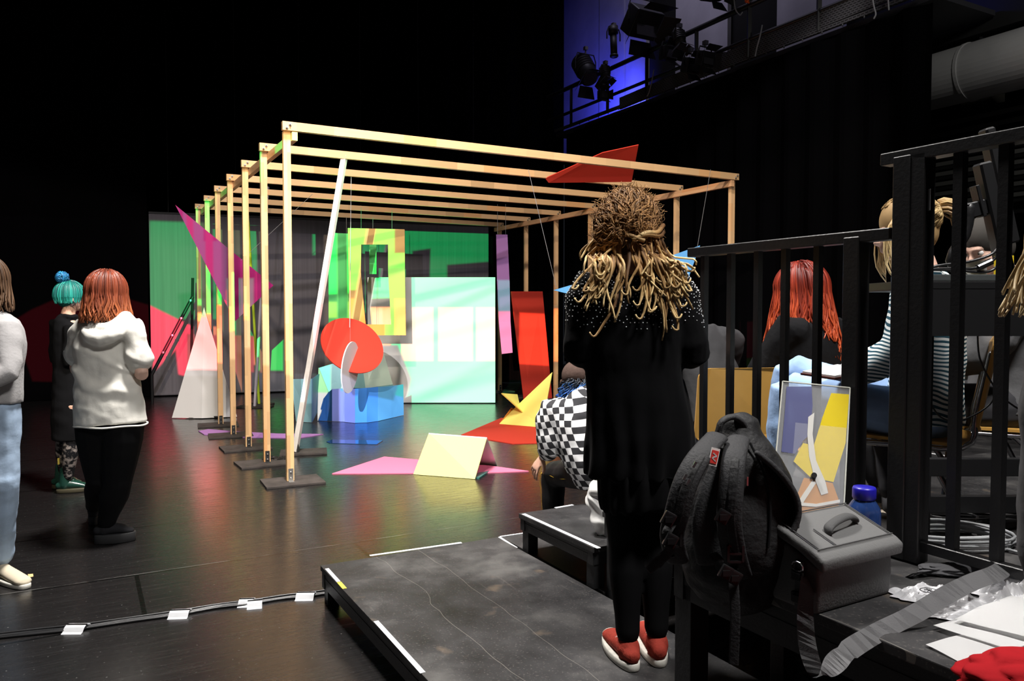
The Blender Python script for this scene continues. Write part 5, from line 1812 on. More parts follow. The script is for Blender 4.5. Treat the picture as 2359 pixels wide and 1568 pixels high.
def top(g, J, m, name='top', disp=None, off=.012, sl=.9, low=.02, seam=None):
    bm = bm_new()
    pe, wa, ch, ne = J['pelvis'], J['waist'], J['chest'], J['neck']
    sd = (J['shr'] - J['shl']).normalized()
    sweep(bm, [(*(pe + V(0, 0, low)), .165 + off, .12 + off), (*wa, .14 + off, .105 + off), (*ch, .155 + off, .11 + off), (*lerp(ch, ne, .6), .15 + off, .085 + off), (*lerp(ch, ne, .82), .085 + off, .065 + off)], n=24, side=sd, k=3, caps=1)
    for s in 'lr':
        sh, el, wr = J['sh' + s], J['el' + s], J['wr' + s]
        pts = [lerp(sh, ch, .3), sh, lerp(sh, el, .5), el, lerp(el, wr, sl)] if sl > 0 else [lerp(sh, ch, .3), sh, lerp(sh, el, .55)]
        limb(bm, pts, [.06 + off, .062 + off, .054 + off, .050 + off, .038 + off][:len(pts)], k=2)
    return organic(name, bm, m, g, .009, 2, disp)


# dark T-shirt person bent forward beside the standing woman
DGREY = mat('charcoal_tee', (.035, .035, .037), .85, .1, bump=.12, bscale=50)
BLKT = mat('black_jumper', (.010, .010, .011), .9, .1, bump=.2, bscale=50)
g, J, M = seated('seated person in a charcoal T-shirt bending forward, mostly hidden behind the standing woman', (pf.x - .0, pf.y + .0), FL2, .35, 1.0, SKIN, torso_lean=.55, arms=dict(shl=(-.18, .16, .93), shr=(.18, .18, .93), neck=(-.05, .24, .98), head=(-.08, .33, 1.03), ell=(-.25, .30, .70), elr=(.24, .34, .68), wrl=(-.12, .5, .62), wrr=(.12, .52, .62)))
top(g, J, DGREY, 't_shirt', wrinkle(.008, 9), sl=0, off=.02)
legwear(g, J, BLK2, 'trousers', off=.012)
for s in 'lr': sneaker(g, J['an' + s], J['to' + s], 0, BSH, BSO, .03, .05)
cap_hair(g, J['head'], M, mat('dark_brown_hair', (.03, .018, .012), .6, .2), 1.1)

# long red hair
g, J, M = seated('seated woman with long wavy red hair and black top seen through the railing bars', (pg.x, pg.y), FL2, .55, 1.0, SKINP, head_turn=.45, arms=dict(ell=(-.23, .10, .74), elr=(.22, .12, .72)))
top(g, J, BLKT, 'black_top', wrinkle(.006, 9))
legwear(g, J, BLK2, 'trousers', off=.012)
for s in 'lr': sneaker(g, J['an' + s], J['to' + s], 0, BSH, BSO, .03, .05)
RED_H = strand_mat('bright_red_hair', [(0, (.12, .012, .008)), (.5, (.30, .035, .015)), (1, (.62, .11, .035))], .42, .5)
cap_hair(g, J['head'], M, mat('red_hair_base', (.14, .02, .01), .6, .2), 1.12)
long_hair(g, J['head'], M, RED_H, random.Random(15), n=480, rad=.118, length=.30, wave=.016, freq=20, r=.0062, spread=1.42, lo=.75)

# striped shirt, ponytail, jeans
g, J, M = seated('blond woman with ponytail, striped top and light blue jeans sitting behind the thick post', (ph.x, ph.y), FL1, 1.05, 1.0, SKINP, head_turn=.25,
                 arms=dict(ell=(-.20, .03, .76), wrl=(-.13, .18, .68), wrr=(.12, .20, .68), elr=(.21, .03, .76), neck=(0, -.03, 1.09), head=(0, .02, 1.21), shl=(-.165, -.04, 1.03), shr=(.165, -.04, 1.03)),
                 knees=dict(knl=(-.10, .42, .60), anl=(-.10, .46, .14), knr=(.06, .44, .66), anr=(.10, .50, .24), tol=(-.10, .66, 0), tor=(.12, .70, 0)))
STR = mat('striped_knit', (.6, .65, .68), .9, .1)
t, b, tc = tree_of(STR)
sp = t.node('ShaderNodeSeparateXYZ', {0: tc.outputs['Object']})
wv_ = t.math('MULTIPLY', t.math('SUBTRACT', t.noise(tc.outputs['Object'], 4, 2), .5), .10)
zz = t.math('ADD', t.math('ADD', sp.outputs[2], wv_), t.math('MULTIPLY', sp.outputs[1], -.25))
st = t.math('GREATER_THAN', t.math('FRACT', t.math('MULTIPLY', zz, 62)), .52)
t.l.new(t.mix(st, (.72, .76, .76, 1), (.03, .085, .12, 1)), b.inputs['Base Color'])
top(g, J, STR, 'striped_top', lambda co: .010 * noise.noise(co * 7) + .004 * noise.noise(co * 16), off=.02, low=-.03)
JN = mat('pale_blue_jeans', (.34, .50, .78), .8, .15, bump=.12, bscale=60, var=.22, vscale=6)
legwear(g, J, JN, 'jeans', off=.010, disp=wrinkle(.005, 11))
for s in 'lr': sneaker(g, J['an' + s], J['to' + s], (.10 if s == 'r' else 0), BSH, BSO, .03, .05)
BLO = strand_mat('blond_hair', [(0, (.28, .17, .07)), (.5, (.50, .35, .16)), (1, (.72, .56, .32))], .45, .5)
hc = J['head']
cap_hair(g, hc, M, mat('blond_base', (.34, .22, .10), .6, .2), 1.10)
S = []
rng = random.Random(21)
tie = hc + M @ V(0, -.118, .075)
for v in scalp_dirs(M, 320, rng, -.35):
    a_ = hc + M @ V(v.x * .088, v.y * .108 - .014, v.z * .104 + .034)
    mid_ = lerp(a_, tie, .5); q = mid_ - (hc + M @ V(0, -.012, .03)); mid_ = (hc + M @ V(0, -.012, .03)) + q.normalized() * max(q.length, .112)
    S.append(([a_, mid_, tie], .0045, .004))
for k_ in range(90):
    ph_ = rng.uniform(0, 6); o_ = M @ V(rng.gauss(0, .012), 0, rng.gauss(0, .01)); ln = rng.uniform(.18, .28)
    S.append(([tie + o_, tie + o_ * 1.5 + M @ V(0, -.045, -.01), tie + o_ * 2 + M @ V(0, -.055, -ln * .45), tie + o_ * 2 + M @ V(.006 * math.sin(ph_), -.04, -ln)], .005, .002))
for k_ in range(26):
    s = rng.choice((-1, 1)); st_ = hc + M @ V(.08 * s, .05, .05)
    S.append(([st_, hc + M @ V(.098 * s, .075 + rng.uniform(-.015, .02), -.02), hc + M @ V(.088 * s, .08 + rng.uniform(-.02, .02), -.12), hc + M @ V(.08 * s, .07, -.17 + rng.uniform(-.02, .02))], .004, .0015))
hair(g, 'ponytail_hair', BLO, S)
bm = bm_new(); ball(bm, tie, .017); obj('hair_tie', bm, BLKM, g, True)
# notebook on her lap
kk = g.matrix_world if False else None
nb = at(1926, 858, 2.84)
bm = bm_new(); bx(bm, (0, 0, 0), (.20, .15, .008), Euler((.05, -.1, .5)), .001)
o = obj('notebook', bm, mat('notebook_cover', (.10, .03, .025), .5), loc=nb); prop(o, 'open notebook with white pages resting on the light blue jeans', 'notebook')
bm = bm_new(); bx(bm, (.0, .0, .007), (.19, .14, .007), Euler((.05, -.1, .5))); obj('pages', bm, mat('paper_white', (.8, .8, .8), .8), o)

# grey sweatshirt person
g, J, M = seated('seated person in grey sweatshirt behind the desk, face partly hidden by cables', (pi.x, pi.y), FL1, 1.35, 1.02, SKINP, head_turn=.45, head_tilt=-.4, arms=dict(ell=(-.22, .12, .74), wrl=(-.08, .30, .70)))
SWG = mat('grey_sweatshirt', (.13, .13, .135), .9, .12, bump=.15, bscale=60)
top(g, J, SWG, 'sweatshirt', wrinkle(.012, 7), off=.03, low=-.03)
legwear(g, J, mat('dark_grey_trousers', (.05, .05, .055), .85, .1), 'trousers', off=.016, ankle=.82, disp=wrinkle(.006, 9))
for s in 'lr':
    bm = bm_new(); an = J['an' + s]; cyl(bm, an + V(0, 0, -.03), an + V(0, 0, .05), .043, .046, n=16); obj('sock', bm, mat('grey_sock', (.05, .05, .055), .9), g, True)
    sneaker(g, J['an' + s], J['to' + s], 0, mat('pattern_canvas', (.42, .36, .28), .8, var=.5, vscale=80), SOLW, .022, .03)
cap_hair(g, J['head'], M, mat('cropped_grey_hair', (.06, .055, .05), .8, .1), 1.03)

# near person cut by the right edge
oz = .0
oy = 1.22
ox = at(2585, 1000, oy).x
g = empty('person', 'person cut by the right edge with loose blond hair and a grey sleeve', 'person', (ox, oy, 0))
J = dict(pelvis=V(.02, -.25, .93), waist=V(.02, -.22, 1.08), chest=V(.02, -.16, 1.27), neck=V(.0, -.06, 1.44), head=V(0, .03, 1.555),
         shl=V(-.15, -.12, 1.36), shr=V(.19, -.15, 1.36), ell=V(-.115, -.04, 1.08), elr=V(.24, -.05, 1.1), wrl=V(-.02, .04, .88), wrr=V(.12, .1, .95),
         hpl=V(-.08, -.23, .9), hpr=V(.11, -.23, .9), knl=V(-.10, -.18, .5), knr=V(.13, -.18, .5), anl=V(-.1, -.25, .1), anr=V(.13, -.25, .1), tol=V(-.1, -.08, 0), tor=V(.13, -.08, 0))
M = full_body(g, J, SKINP, (-.5, .85, 0), k=.98, hands=((V(.3, .3, -.8), V(1, 0, 0), .5, -1), (V(-.2, .4, -.8), V(-1, 0, 0), .5, 1)), voxel=.008)
top(g, J, SWG, 'grey_top', wrinkle(.008, 8), off=.015, sl=.55)
legwear(g, J, mat('red_trousers_cloth', (.55, .015, .02), .8, .15), 'red_trousers', off=.02, disp=wrinkle(.006, 9))
for s in 'lr': sneaker(g, J['an' + s], J['to' + s], 0, BSH, BSO, .03, .05)
cap_hair(g, J['head'], M, MATS['blond_base'], 1.1)
long_hair(g, J['head'], M, BLO, random.Random(31), n=240, rad=.118, length=.11, wave=.02, freq=20, r=.004, spread=1.3, lo=.6)
# ================================================================ railings of the audience stand
RB = mat('railing_black', (.011, .011, .012), .38, .45, bump=.1, bscale=80)
def rwd(w, d, z=0.0):
    p = Wv * w + Dv * d; return V(p.x, p.y, z)
WR = 2.10
def d_at(u, w=WR):
    """D coordinate where the line w=const is seen at pixel column u"""
    k = (u - CX) / FP
    # X = k*Y ; X=.875w-.484d ; Y=.484w+.875d
    Wx, Wy, Dx, Dy = Wv.x, Wv.y, Dv.x, Dv.y
    return (w * Wx - k * w * Wy) / (k * Dy - Dx)
def railing(label, u_bars, u_posts, ztop, zbot, d_far, d_near, z_floor, barw=.022, low=True, postw=.05):
    g = empty('railing', label, 'railing', rwd(WR, d_far, z_floor), WANG)
    def L(w, d, z): return V(w - WR, d - d_far, z - z_floor)
    bm = bm_new(); bar(bm, L(WR, d_far, ztop), L(WR, d_near, ztop), .05, .035, bevel=.003); obj('top_rail', bm, RB, g)
    if low:
        bm = bm_new(); bar(bm, L(WR, d_far, zbot), L(WR, d_near, zbot), .03, .03, bevel=.002); obj('bottom_rail', bm, RB, g)
    for u in u_bars:
        d = d_at(u); bm = bm_new(); bar(bm, L(WR, d, zbot), L(WR, d, ztop), barw, barw, up=V(0, 1, 0)); obj('baluster', bm, RB, g)
    for u, w_ in u_posts:
        d = d_at(u); bm = bm_new(); bar(bm, L(WR, d, z_floor + .005), L(WR, d, ztop), w_, w_, up=V(0, 1, 0), bevel=.003); obj('post', bm, RB, g)
    return g
r1 = railing('far black steel railing with thin bars behind the backpack', (1622, 1683, 1745, 1808, 1883), ((1970, .056),), 1.676, .64, d_at(1592), d_at(2058), .54)
r2 = railing('near taller black steel railing with a thick double post at right', (2205, 2309), ((2083, .055), (2118, .05)), 1.895, .775, d_at(2032), d_at(2900), .72, barw=.026)
bm = bm_new(); p = at(2117, 430, 2.1); 
bm2 = bm_new(); q = rwd(WR, d_at(2118)); zt = 1.80
bar(bm2, V(0, 0, -.03), V(0, 0, .03), .012, .002, up=V(1, 0, 0)); 
d_ = d_at(2118); o = obj('tape_mark', bm2, mat('grey_tape', (.25, .26, .27), .6), loc=rwd(WR, d_, 1.76) - V(-.002, .036, 0)); prop(o, 'small grey tape strip stuck on the thick double post', 'tape')

# ================================================================ technician's desk
yd = 2.46
pL = at(2032, 652, yd); pR = at(2620, 640, yd)
zt = pL.z
DESK = mat('desk_black', (.012, .012, .013), .4, .4)
g = empty('technician_desk', 'black technician desk with a deep front panel behind the near railing', 'desk', (pL.x, yd, FL1))
def Ld(x, y, z): return V(x - pL.x, y - yd, z - FL1)
bm = bm_new(); bx(bm, Ld((pL.x + pR.x) / 2, yd + .02, zt - .012), (pR.x - pL.x, .26, .028), bevel=.004); obj('desk_top', bm, DESK, g)
bm = bm_new(); x0 = at(2120, 700, yd - .1).x; bx(bm, Ld((x0 + pR.x) / 2, yd - .10, (zt + at(2100, 764, yd).z) / 2 - .015), (pR.x - x0, .02, zt - at(2100, 764, yd).z - .01)); obj('front_panel', bm, DESK, g)
for x in (x0 + .1, pR.x - .1):
    bm = bm_new(); bx(bm, Ld(x, yd + .06, (zt + FL1) / 2 - .012), (.04, .04, zt - FL1 - .03)); obj('leg', bm, RB, g)
for vv_, yy_ in ((1075, yd - .04), (1160, yd + .08)):
    zc = at(2200, vv_, yy_).z
    bm = bm_new(); bx(bm, Ld((x0 + pR.x) / 2, yy_, zc), (pR.x - x0 - .1, .03, .055), bevel=.003); obj('cross_brace', bm, RB, g)
# things on the desk
def dz(h=0.0): return zt + .002 + h
lp0 = at(2175, 640, yd)
bm = bm_new(); bx(bm, (0, 0, .012), (.26, .16, .02), bevel=.003)
o = obj('laptop', bm, mat('laptop_grey', (.10, .11, .11), .3, .5, metal=.3), loc=(lp0.x, yd + .0, dz())); prop(o, 'flat dark laptop base lying on the desk beneath the cables', 'laptop')
bm = bm_new(); bx(bm, (0, .0, .022), (.22, .10, .002)); obj('keyboard', bm, BLKM, o)
# leaning black monitor speakers / slim flat panels on an arm
base = at(2225, 650, yd + .06)
g = empty('monitor_arm', 'black monitor arm with two slim panels seen edge-on above the desk', 'monitor arm', (base.x, yd + .06, dz()))
def Lm(u, v, Y=yd + .06): return at(u, v, Y) - g.location
bm = bm_new(); cyl(bm, (0, 0, 0), (0, 0, .02), .06, n=24); obj('foot', bm, RB, g)
bm = bm_new(); sweep(bm, [(0, 0, .01, .016), (*Lm(2190, 600), .016), (*Lm(2222, 540), .018), (*Lm(2232, 480), .02)], n=10, k=3); obj('arm', bm, RB, g, True)
bm = bm_new(); bar(bm, Lm(2262, 375), Lm(2320, 640), .042, .05, up=V(0, 1, 0), bevel=.006); obj('near_panel', bm, DESK, g)
bm = bm_new(); bar(bm, Lm(2272, 296, yd + .12), Lm(2330, 560, yd + .12), .034, .05, up=V(0, 1, 0), bevel=.006); obj('far_panel', bm, DESK, g)
bm = bm_new(); bar(bm, Lm(2244, 428), Lm(2262, 500), .012, .04, up=V(0, 1, 0), bevel=.002); obj('bracket', bm, RB, g)
bm = bm_new(); bar(bm, Lm(2225, 488), Lm(2290, 470), .03, .05, bevel=.004); obj('bracket', bm, RB, g)
for k, (lab, pts) in enumerate((
    ('upper black cable drooping over the laptop on the desk', [(2110, 628), (2160, 612), (2230, 603), (2285, 585), (2305, 560)]),
    ('middle black cable with a thick plug over the laptop', [(2115, 622), (2180, 618), (2240, 618), (2280, 605), (2296, 590)]),
    ('lower black cable curving up around the monitor arm', [(2125, 620), (2200, 622), (2270, 626), (2297, 612), (2303, 580)]))):
    bm = bm_new()
    sweep(bm, [(*at(u, v, yd - .03), .0045) for u, v in pts], n=8, k=5)
    o = obj('desk_cable', bm, CABM, None, True); prop(o, lab, 'cable')
    if k == 1:
        bm = bm_new(); a_, b_ = at(2252, 617, yd - .03) - o.location, at(2284, 602, yd - .03) - o.location; cyl(bm, a_, b_, .011, n=10); obj('plug', bm, CABM, o)
bm = bm_new(); p = at(2312, 622, yd + .05); bx(bm, (0, 0, .045), (.045, .03, .085)); o = obj('folder', bm, mat('yellow_card', (.75, .55, .02), .6), loc=(p.x, p.y, dz())); prop(o, 'bright yellow folder standing on the desk behind the cables', 'folder')
bm = bm_new(); p = at(2248, 610, yd + .13); bx(bm, (0, 0, .04), (.07, .008, .07), Euler((-.1, 0, 0))); o = obj('paper_sheet', bm, mat('paper_white', (.8, .8, .8), .8), loc=(p.x, p.y, dz(.002))); prop(o, 'white paper sheet standing behind the cables on the desk', 'paper')
bm = bm_new(); p = at(2306, 638, yd - .07); cyl(bm, (-.02, 0, .006), (.03, .01, .006), .005, n=10); o = obj('pen', bm, mat('red_plastic', (.5, .02, .02), .3), loc=(p.x, p.y, dz())); prop(o, 'small red pen with white tip lying on the desk edge', 'pen')
bm = bm_new(); cyl(bm, (.03, .01, .006), (.04, .012, .006), .0055, .003, n=10); obj('tip', bm, mat('white_plastic', (.8, .8, .8), .3), o)
# loose cables hanging below the desk
for lab, pts, r, m in (
    ('thin black cable hanging below the desk before the plywood chair back', [(2135, 900, 2.6), (2150, 940, 2.6), (2175, 965, 2.6), (2215, 968, 2.6), (2270, 940, 2.6), (2295, 905, 2.6), (2300, 850, 2.62)], .003, CABM),
    ('black cable loop beside the grey sweatshirt', [(2252, 770, 2.6), (2256, 820, 2.6), (2275, 865, 2.6), (2310, 915, 2.6), (2359, 950, 2.6)], .003, CABM)):
    bm = bm_new(); sweep(bm, [(*at(*p), r) for p in pts], n=6, k=4); prop(obj('hanging_cable', bm, m, None, True), lab, 'cable')
# grey cable coils on the deck behind the near railing
CG = mat('grey_rubber_cable', (.30, .31, .32), .45, .4)
cc = gz(2205, 1268, .72)
g = empty('cable_coil', 'coil of grey cable lying on the deck behind the near railing', 'cable', (cc.x + .03, cc.y + .08, .72))
pts = []
for i in range(120):
    a = i * .36
    r_ = .135 + .018 * math.sin(i * .17)
    pts.append((r_ * 1.25 * math.cos(a) + .006 * math.sin(i), r_ * .8 * math.sin(a), .006 + i * .00035 + .003 * math.sin(i * .7), .0045))
bm = bm_new(); sweep(bm, pts, n=7); obj('coil', bm, CG, g, True)
bm = bm_new(); sweep(bm, [(.1, -.08, .01, .0045), (.18, -.18, .006, .0045), (.30, -.26, .006, .0045), (.42, -.42, .006, .0045)], n=7, k=4); obj('cable_end', bm, CG, g, True)
for k in range(3):
    c_ = gz(2180 + 45 * k, 1215 - 6 * k, .72)
    bm = bm_new()
    sweep(bm, [(.10 * (1 + .2 * k) * math.cos(a * .4), .06 * math.sin(a * .4), .008 + .001 * a, .005) for a in range(34)], n=6)
    prop(obj('dark_cable_coil', bm, CABM, loc=(c_.x, c_.y, .72)), ('leftmost', 'middle', 'rightmost')[k] + ' of the dark cable coils behind the near railing', 'cable')

# ================================================================ backpack on the bench deck
BP = mat('backpack_nylon', (.016, .016, .017), .6, .25, bump=.35, bscale=70)
BPS = mat('backpack_webbing', (.028, .028, .030), .65, .25, bump=.3, bscale=130)
BPP = mat('buckle_plastic', (.012, .012, .013), .3, .5)
yb0 = 2.02
bc = at(1710, 1335, yb0); bc.z = .72
g = empty('backpack', 'big black backpack with hanging straps and red-white label on the bench deck', 'backpack', bc)
def Lb(u, v, y=0.0): return at(u, v, yb0 + y) - bc
S_ = yb0 / FP
bm = bm_new()
sweep(bm, [(*Lb(1715, 1322, .02), .135, .10), (*Lb(1705, 1290, .01), .150, .115), (*Lb(1705, 1210, .01), .150, .12), (*Lb(1712, 1120, .02), .130, .11), (*Lb(1705, 1050, .03), .10, .09), (*Lb(1700, 1000, .04), .065, .06)], n=28, side=(1, 0, 0), k=3)
sweep(bm, [(*Lb(1780, 1300, .0), .05, .09), (*Lb(1790, 1240, .0), .06, .10), (*Lb(1785, 1170, .02), .045, .085)], n=16, k=2, side=(1, 0, 0))
organic('main_compartment', bm, BP, g, .007, 3, lambda co: .008 * noise.noise(co * 10) + .004 * noise.noise(co * 24))
# back panel with ridges
bm = bm_new(); sweep(bm, [(*Lb(1640, 1290, -.09), .040, .012), (*Lb(1630, 1200, -.10), .040, .012), (*Lb(1650, 1110, -.09), .032, .012), (*Lb(1672, 1040, -.06), .022, .01)], n=12, side=(1, 0, 0), k=3); obj('back_padding', bm, BPS, g, True)
# carry handle
bm = bm_new(); sweep(bm, [(*Lb(1655, 998, -.02), .014, .008), (*Lb(1662, 972, -.02), .014, .008), (*Lb(1688, 960, -.01), .014, .008), (*Lb(1712, 975, 0), .014, .008), (*Lb(1722, 1005, .01), .014, .008)], n=10, k=4, side=(0, 1, 0)); obj('carry_handle', bm, BPS, g, True)
# shoulder straps
for nm, pts in (('left', [(1652, 1005, -.06), (1612, 1050, -.12), (1580, 1110, -.15), (1560, 1180, -.15), (1548, 1235, -.13), (1560, 1290, -.10)]),
                ('right', [(1700, 1010, -.05), (1690, 1060, -.12), (1684, 1130, -.15), (1680, 1200, -.15), (1690, 1270, -.13), (1705, 1325, -.10)])):
    bm = bm_new(); sweep(bm, [(*Lb(*p), .030, .011) for p in pts], n=14, k=4, side=(.95, -.3, 0)); so = obj('shoulder_strap', bm, BPS, g, True)
    bm = bm_new(); sweep(bm, [(*(Lb(*p) + V(0, -.013, 0)), .011, .003) for p in pts[:5]], n=8, k=4, side=(.95, -.3, 0)); obj('webbing', bm, BP, so)
    q = Lb(*pts[4]) + V(0, -.016, 0)
    bm = bm_new()
    for dx in (-.018, .018): bar(bm, q + V(dx, 0, -.02), q + V(dx, 0, .02), .006, .008)
    for dz_ in (-.02, 0, .02): bar(bm, q + V(-.018, 0, dz_), q + V(.018, 0, dz_), .006, .006)
    obj('buckle', bm, BPP, so)
for pts, nm in (([(1552, 1200, -.15), (1535, 1230, -.16), (1545, 1262, -.15), (1520, 1290, -.14), (1492, 1312, -.13)], 'webbing_strap'),
            ([(1560, 1280, -.1), (1530, 1285, -.12), (1512, 1300, -.12)], 'webbing_strap'),
            ([(1690, 1300, -.12), (1690, 1340, -.15), (1694, 1420, -.16), (1690, 1530, -.16)], 'hanging_strap'),
            ([(1640, 1275, -.12), (1655, 1290, -.14), (1660, 1310, -.14)], 'webbing_strap')):
    bm = bm_new(); sweep(bm, [(*Lb(*p), .012, .0016) for p in pts], n=8, k=4, side=(.9, -.3, .2)); obj(nm, bm, BPS, g)
for u, v in ((1545, 1245), (1540, 1195), (1672, 1318), (1665, 1190), (1692, 1330)):
    q = Lb(u, v, -.165); bm = bm_new(); bx(bm, q, (.03, .012, .034), Euler((0, .5, 0)), .004); bx(bm, q + V(0, -.007, 0), (.018, .004, .014)); obj('clip_buckle', bm, BPP, g)
# opened lid hanging to the right
bm = bm_new()
rows = []
for i in range(9):
    a = i / 8
    rows.append([Lb(1745 + 95 * math.sin(a * 2.2) ** .9, 1035 + 185 * a, .05 - .16 * j) + V(0, 0, -.01 * j) for j in (0, .35, .7, 1)])
vv = [[bm.verts.new(p) for p in r] for r in rows]
for i in range(8):
    for j in range(3): bm.faces.new((vv[i][j], vv[i][j + 1], vv[i + 1][j + 1], vv[i + 1][j]))
bmesh.ops.solidify(bm, geom=bm.faces[:], thickness=.012)
lid = obj('open_lid', bm, BP, g, True)
bm = bm_new(); sweep(bm, [(*rows[i][3], .008) for i in range(9)], n=8, k=3); obj('lid_piping', bm, BPS, lid, True)
bm = bm_new(); sweep(bm, [(*Lb(*p), .012, .002) for p in ((1808, 1165, -.06), (1835, 1195, -.08), (1840, 1230, -.08), (1822, 1258, -.06), (1815, 1235, -.05))], n=8, k=4, side=(.4, .9, 0)); obj('lid_strap', bm, BPS, g)
# zip lines and pulls
bm = bm_new(); sweep(bm, [(*(Lb(u, v, y)), .003) for u, v, y in ((1728, 1020, -.05), (1760, 1090, -.08), (1775, 1170, -.10), (1770, 1260, -.11))], n=6, k=4); obj('zip', bm, BPP, g)
bm = bm_new(); q = Lb(1722, 1108, -.13); bx(bm, q, (.004, .003, .022)); obj('zip_pull', bm, CHROME, g)
for (u, v) in ((1600, 1070), (1585, 1110), (1578, 1098)):
    q = Lb(u, v, -.165); bm = bm_new(); bx(bm, q, (.006, .004, .016), Euler((0, .5, 0))); obj('metal_ring', bm, CHROME, g)
# label: red patch with white mark
q = Lb(1645, 1052, -.135); rt = Euler((-.12, .25, 0))
bm = bm_new(); bx(bm, q, (.021, .003, .044), rt); lb = obj('label_patch', bm, mat('label_white', (.75, .72, .7), .6), g)
bm = bm_new(); R3 = rt.to_matrix()
bx(bm, q + R3 @ V(0, -.0022, .0), (.017, .0015, .032), rt); obj('label_red', bm, mat('label_red', (.65, .04, .03), .6), lb)
bm = bm_new()
for a_, b_ in (((-.005, .009), (.005, .003)), ((.005, .003), (-.005, -.003)), ((-.005, -.003), (.005, -.010))):
    bar(bm, q + R3 @ V(a_[0], -.0034, a_[1]), q + R3 @ V(b_[0], -.0034, b_[1]), .001, .003)
obj('label_mark', bm, MATS['label_white'], lb)
# hair pins of teal: small turquoise cord at the side pocket
bm = bm_new(); q = Lb(1836, 1238, -.02); sweep(bm, [(*(q + V(.004 * math.sin(i), 0, -.012 * i)), .004) for i in range(5)], n=6); obj('turquoise_cord', bm, mat('turquoise_plastic', (.0, .35, .38), .35), g)

# ================================================================ plexiglass sheet
g = empty('plexiglass_sheet', 'clear plexiglass sheet with violet, yellow and orange painted shapes leaning on the railing', 'plexiglass sheet', gz(1860, 1290, .72))
A, B, C_, Dd = at(1803, 878, 2.42), at(1958, 893, 2.38), at(1938, 1240, 2.16), at(1765, 1255, 2.20)
C_.z = Dd.z = .725
n = (B - A).cross(Dd - A).normalized()
if n.y > 0: n = -n
PX = mat('plexiglass', (.85, .87, .9), .03, .5, alpha=.3)
pb_ = PX.node_tree.nodes['Principled BSDF']; pb_.inputs['Alpha'].default_value = .16; pb_.inputs['Roughness'].default_value = .04; pb_.inputs['Specular IOR Level'].default_value = .8
bm = bm_new(); board(bm, [p - g.location for p in (A, B, C_, Dd)], .004, nrm=-n); obj('clear_plate', bm, PX, g)
bm = bm_new()
for p, q in ((A, B), (B, C_), (A, Dd)): bar(bm, p - g.location, q - g.location, .0035, .0045, up=n)
obj('polished_edge', bm, mat('plexi_edge', (.55, .56, .5), .2, .6), g)
def film(uv, m, nm, k=1.0):
    bm = bm_new(); P = [on_plane(u, v, A + n * .0015 * k, n) - g.location for u, v in uv]; board(bm, P, .0008, nrm=-n); obj(nm, bm, m, g)
def filmmat(name, c, al, rough=.25):
    m = mat(name, c, rough, .5); m.node_tree.nodes['Principled BSDF'].inputs['Alpha'].default_value = al; return m
VIO = filmmat('violet_film', (.12, .13, .28), .75); YLF = filmmat('yellow_film', (.80, .62, .02), .85); ORF = filmmat('orange_film', (.62, .30, .10), .85); WHF = filmmat('milky_film', (.75, .74, .7), .8)  # thin coloured layers on the plate, milky streaks over them
film([(1812, 890), (1870, 878 + 12), (1872, 935), (1866, 1000), (1850, 1015), (1832, 1045), (1800, 1040), (1808, 950)], VIO, 'violet_shape')
film([(1915, 905), (1956, 908), (1948, 1020), (1920, 1110), (1866, 1098), (1828, 1062), (1850, 1020), (1875, 1025), (1895, 960)], YLF, 'yellow_shape')
film([(1852, 1100), (1918, 1112), (1932, 1150), (1930, 1230), (1830, 1235), (1828, 1160)], ORF, 'orange_shape')
film([(1862, 960), (1876, 950), (1872, 1000), (1880, 1060), (1902, 1110), (1908, 1135), (1892, 1140), (1876, 1100), (1864, 1050), (1860, 1000)], WHF, 'milky_streak', 2.2)
film([(1872, 1105), (1880, 1112), (1850, 1158), (1835, 1160)], WHF, 'milky_streak', 2.2)
film([(1828, 1155), (1880, 1160), (1935, 1150), (1935, 1157), (1880, 1167), (1828, 1163)], WHF, 'milky_streak', 2.2)
bm = bm_new(); q = on_plane(1874, 1096, A, n) - g.location; cyl(bm, q + n * .002, q + n * .012, .008, n=14); obj('knob', bm, BPP, g)

# ================================================================ blue bottle
p = at(1990, 1190, 2.14)
g = empty('water_bottle', 'translucent dark blue plastic bottle with blue lid beside the camera bag', 'bottle', (p.x, p.y, .72))
BG = mat('blue_bottle_plastic', (.02, .05, .18), .08, .7)
pbx = BG.node_tree.nodes['Principled BSDF']; pbx.inputs['Alpha'].default_value = .88; pbx.inputs['Coat Weight'].default_value = .5
bm = bm_new(); lathe(bm, [(.036, 0), (.042, .006), (.044, .03), (.044, .17), (.041, .185), (.032, .200), (.027, .206), (.026, .212)], n=32); obj('body', bm, BG, g, True)
bm = bm_new(); lathe(bm, [(.029, .208), (.031, .212), (.031, .236), (.029, .241), (.0, .243)][:4], n=32); obj('lid', bm, mat('blue_lid', (.015, .012, .35), .35, .5), g, True)

# ================================================================ camera bag
CB = mat('camera_bag_grey', (.13, .13, .13), .7, .2, bump=.2, bscale=160)
CBD = mat('camera_bag_dark', (.075, .075, .076), .7, .2, bump=.2, bscale=160)
p = gz(1880, 1417, .72)
g = empty('camera_bag', 'grey padded camera bag with handle on its sloping lid', 'bag', (p.x, p.y, .72), WANG + .02)
w_, d1_ = .285, .135
def profile_box(name, prof, x0, x1, m, par, bev=.008, nx=1):
    bm = bm_new()
    a = [bm.verts.new((x0, y, z)) for y, z in prof]; b_ = [bm.verts.new((x1, y, z)) for y, z in prof]
    bm.faces.new(a); bm.faces.new(b_[::-1])
    for i in range(len(prof)): bm.faces.new((a[i], a[(i + 1) % len(prof)], b_[(i + 1) % len(prof)], b_[i]))
    bmesh.ops.recalc_face_normals(bm, faces=bm.faces)
    bmesh.ops.bevel(bm, geom=bm.edges[:], offset=bev, segments=3, affect='EDGES', profile=.5)
    o = obj(name, bm, m, par, True)
    return o
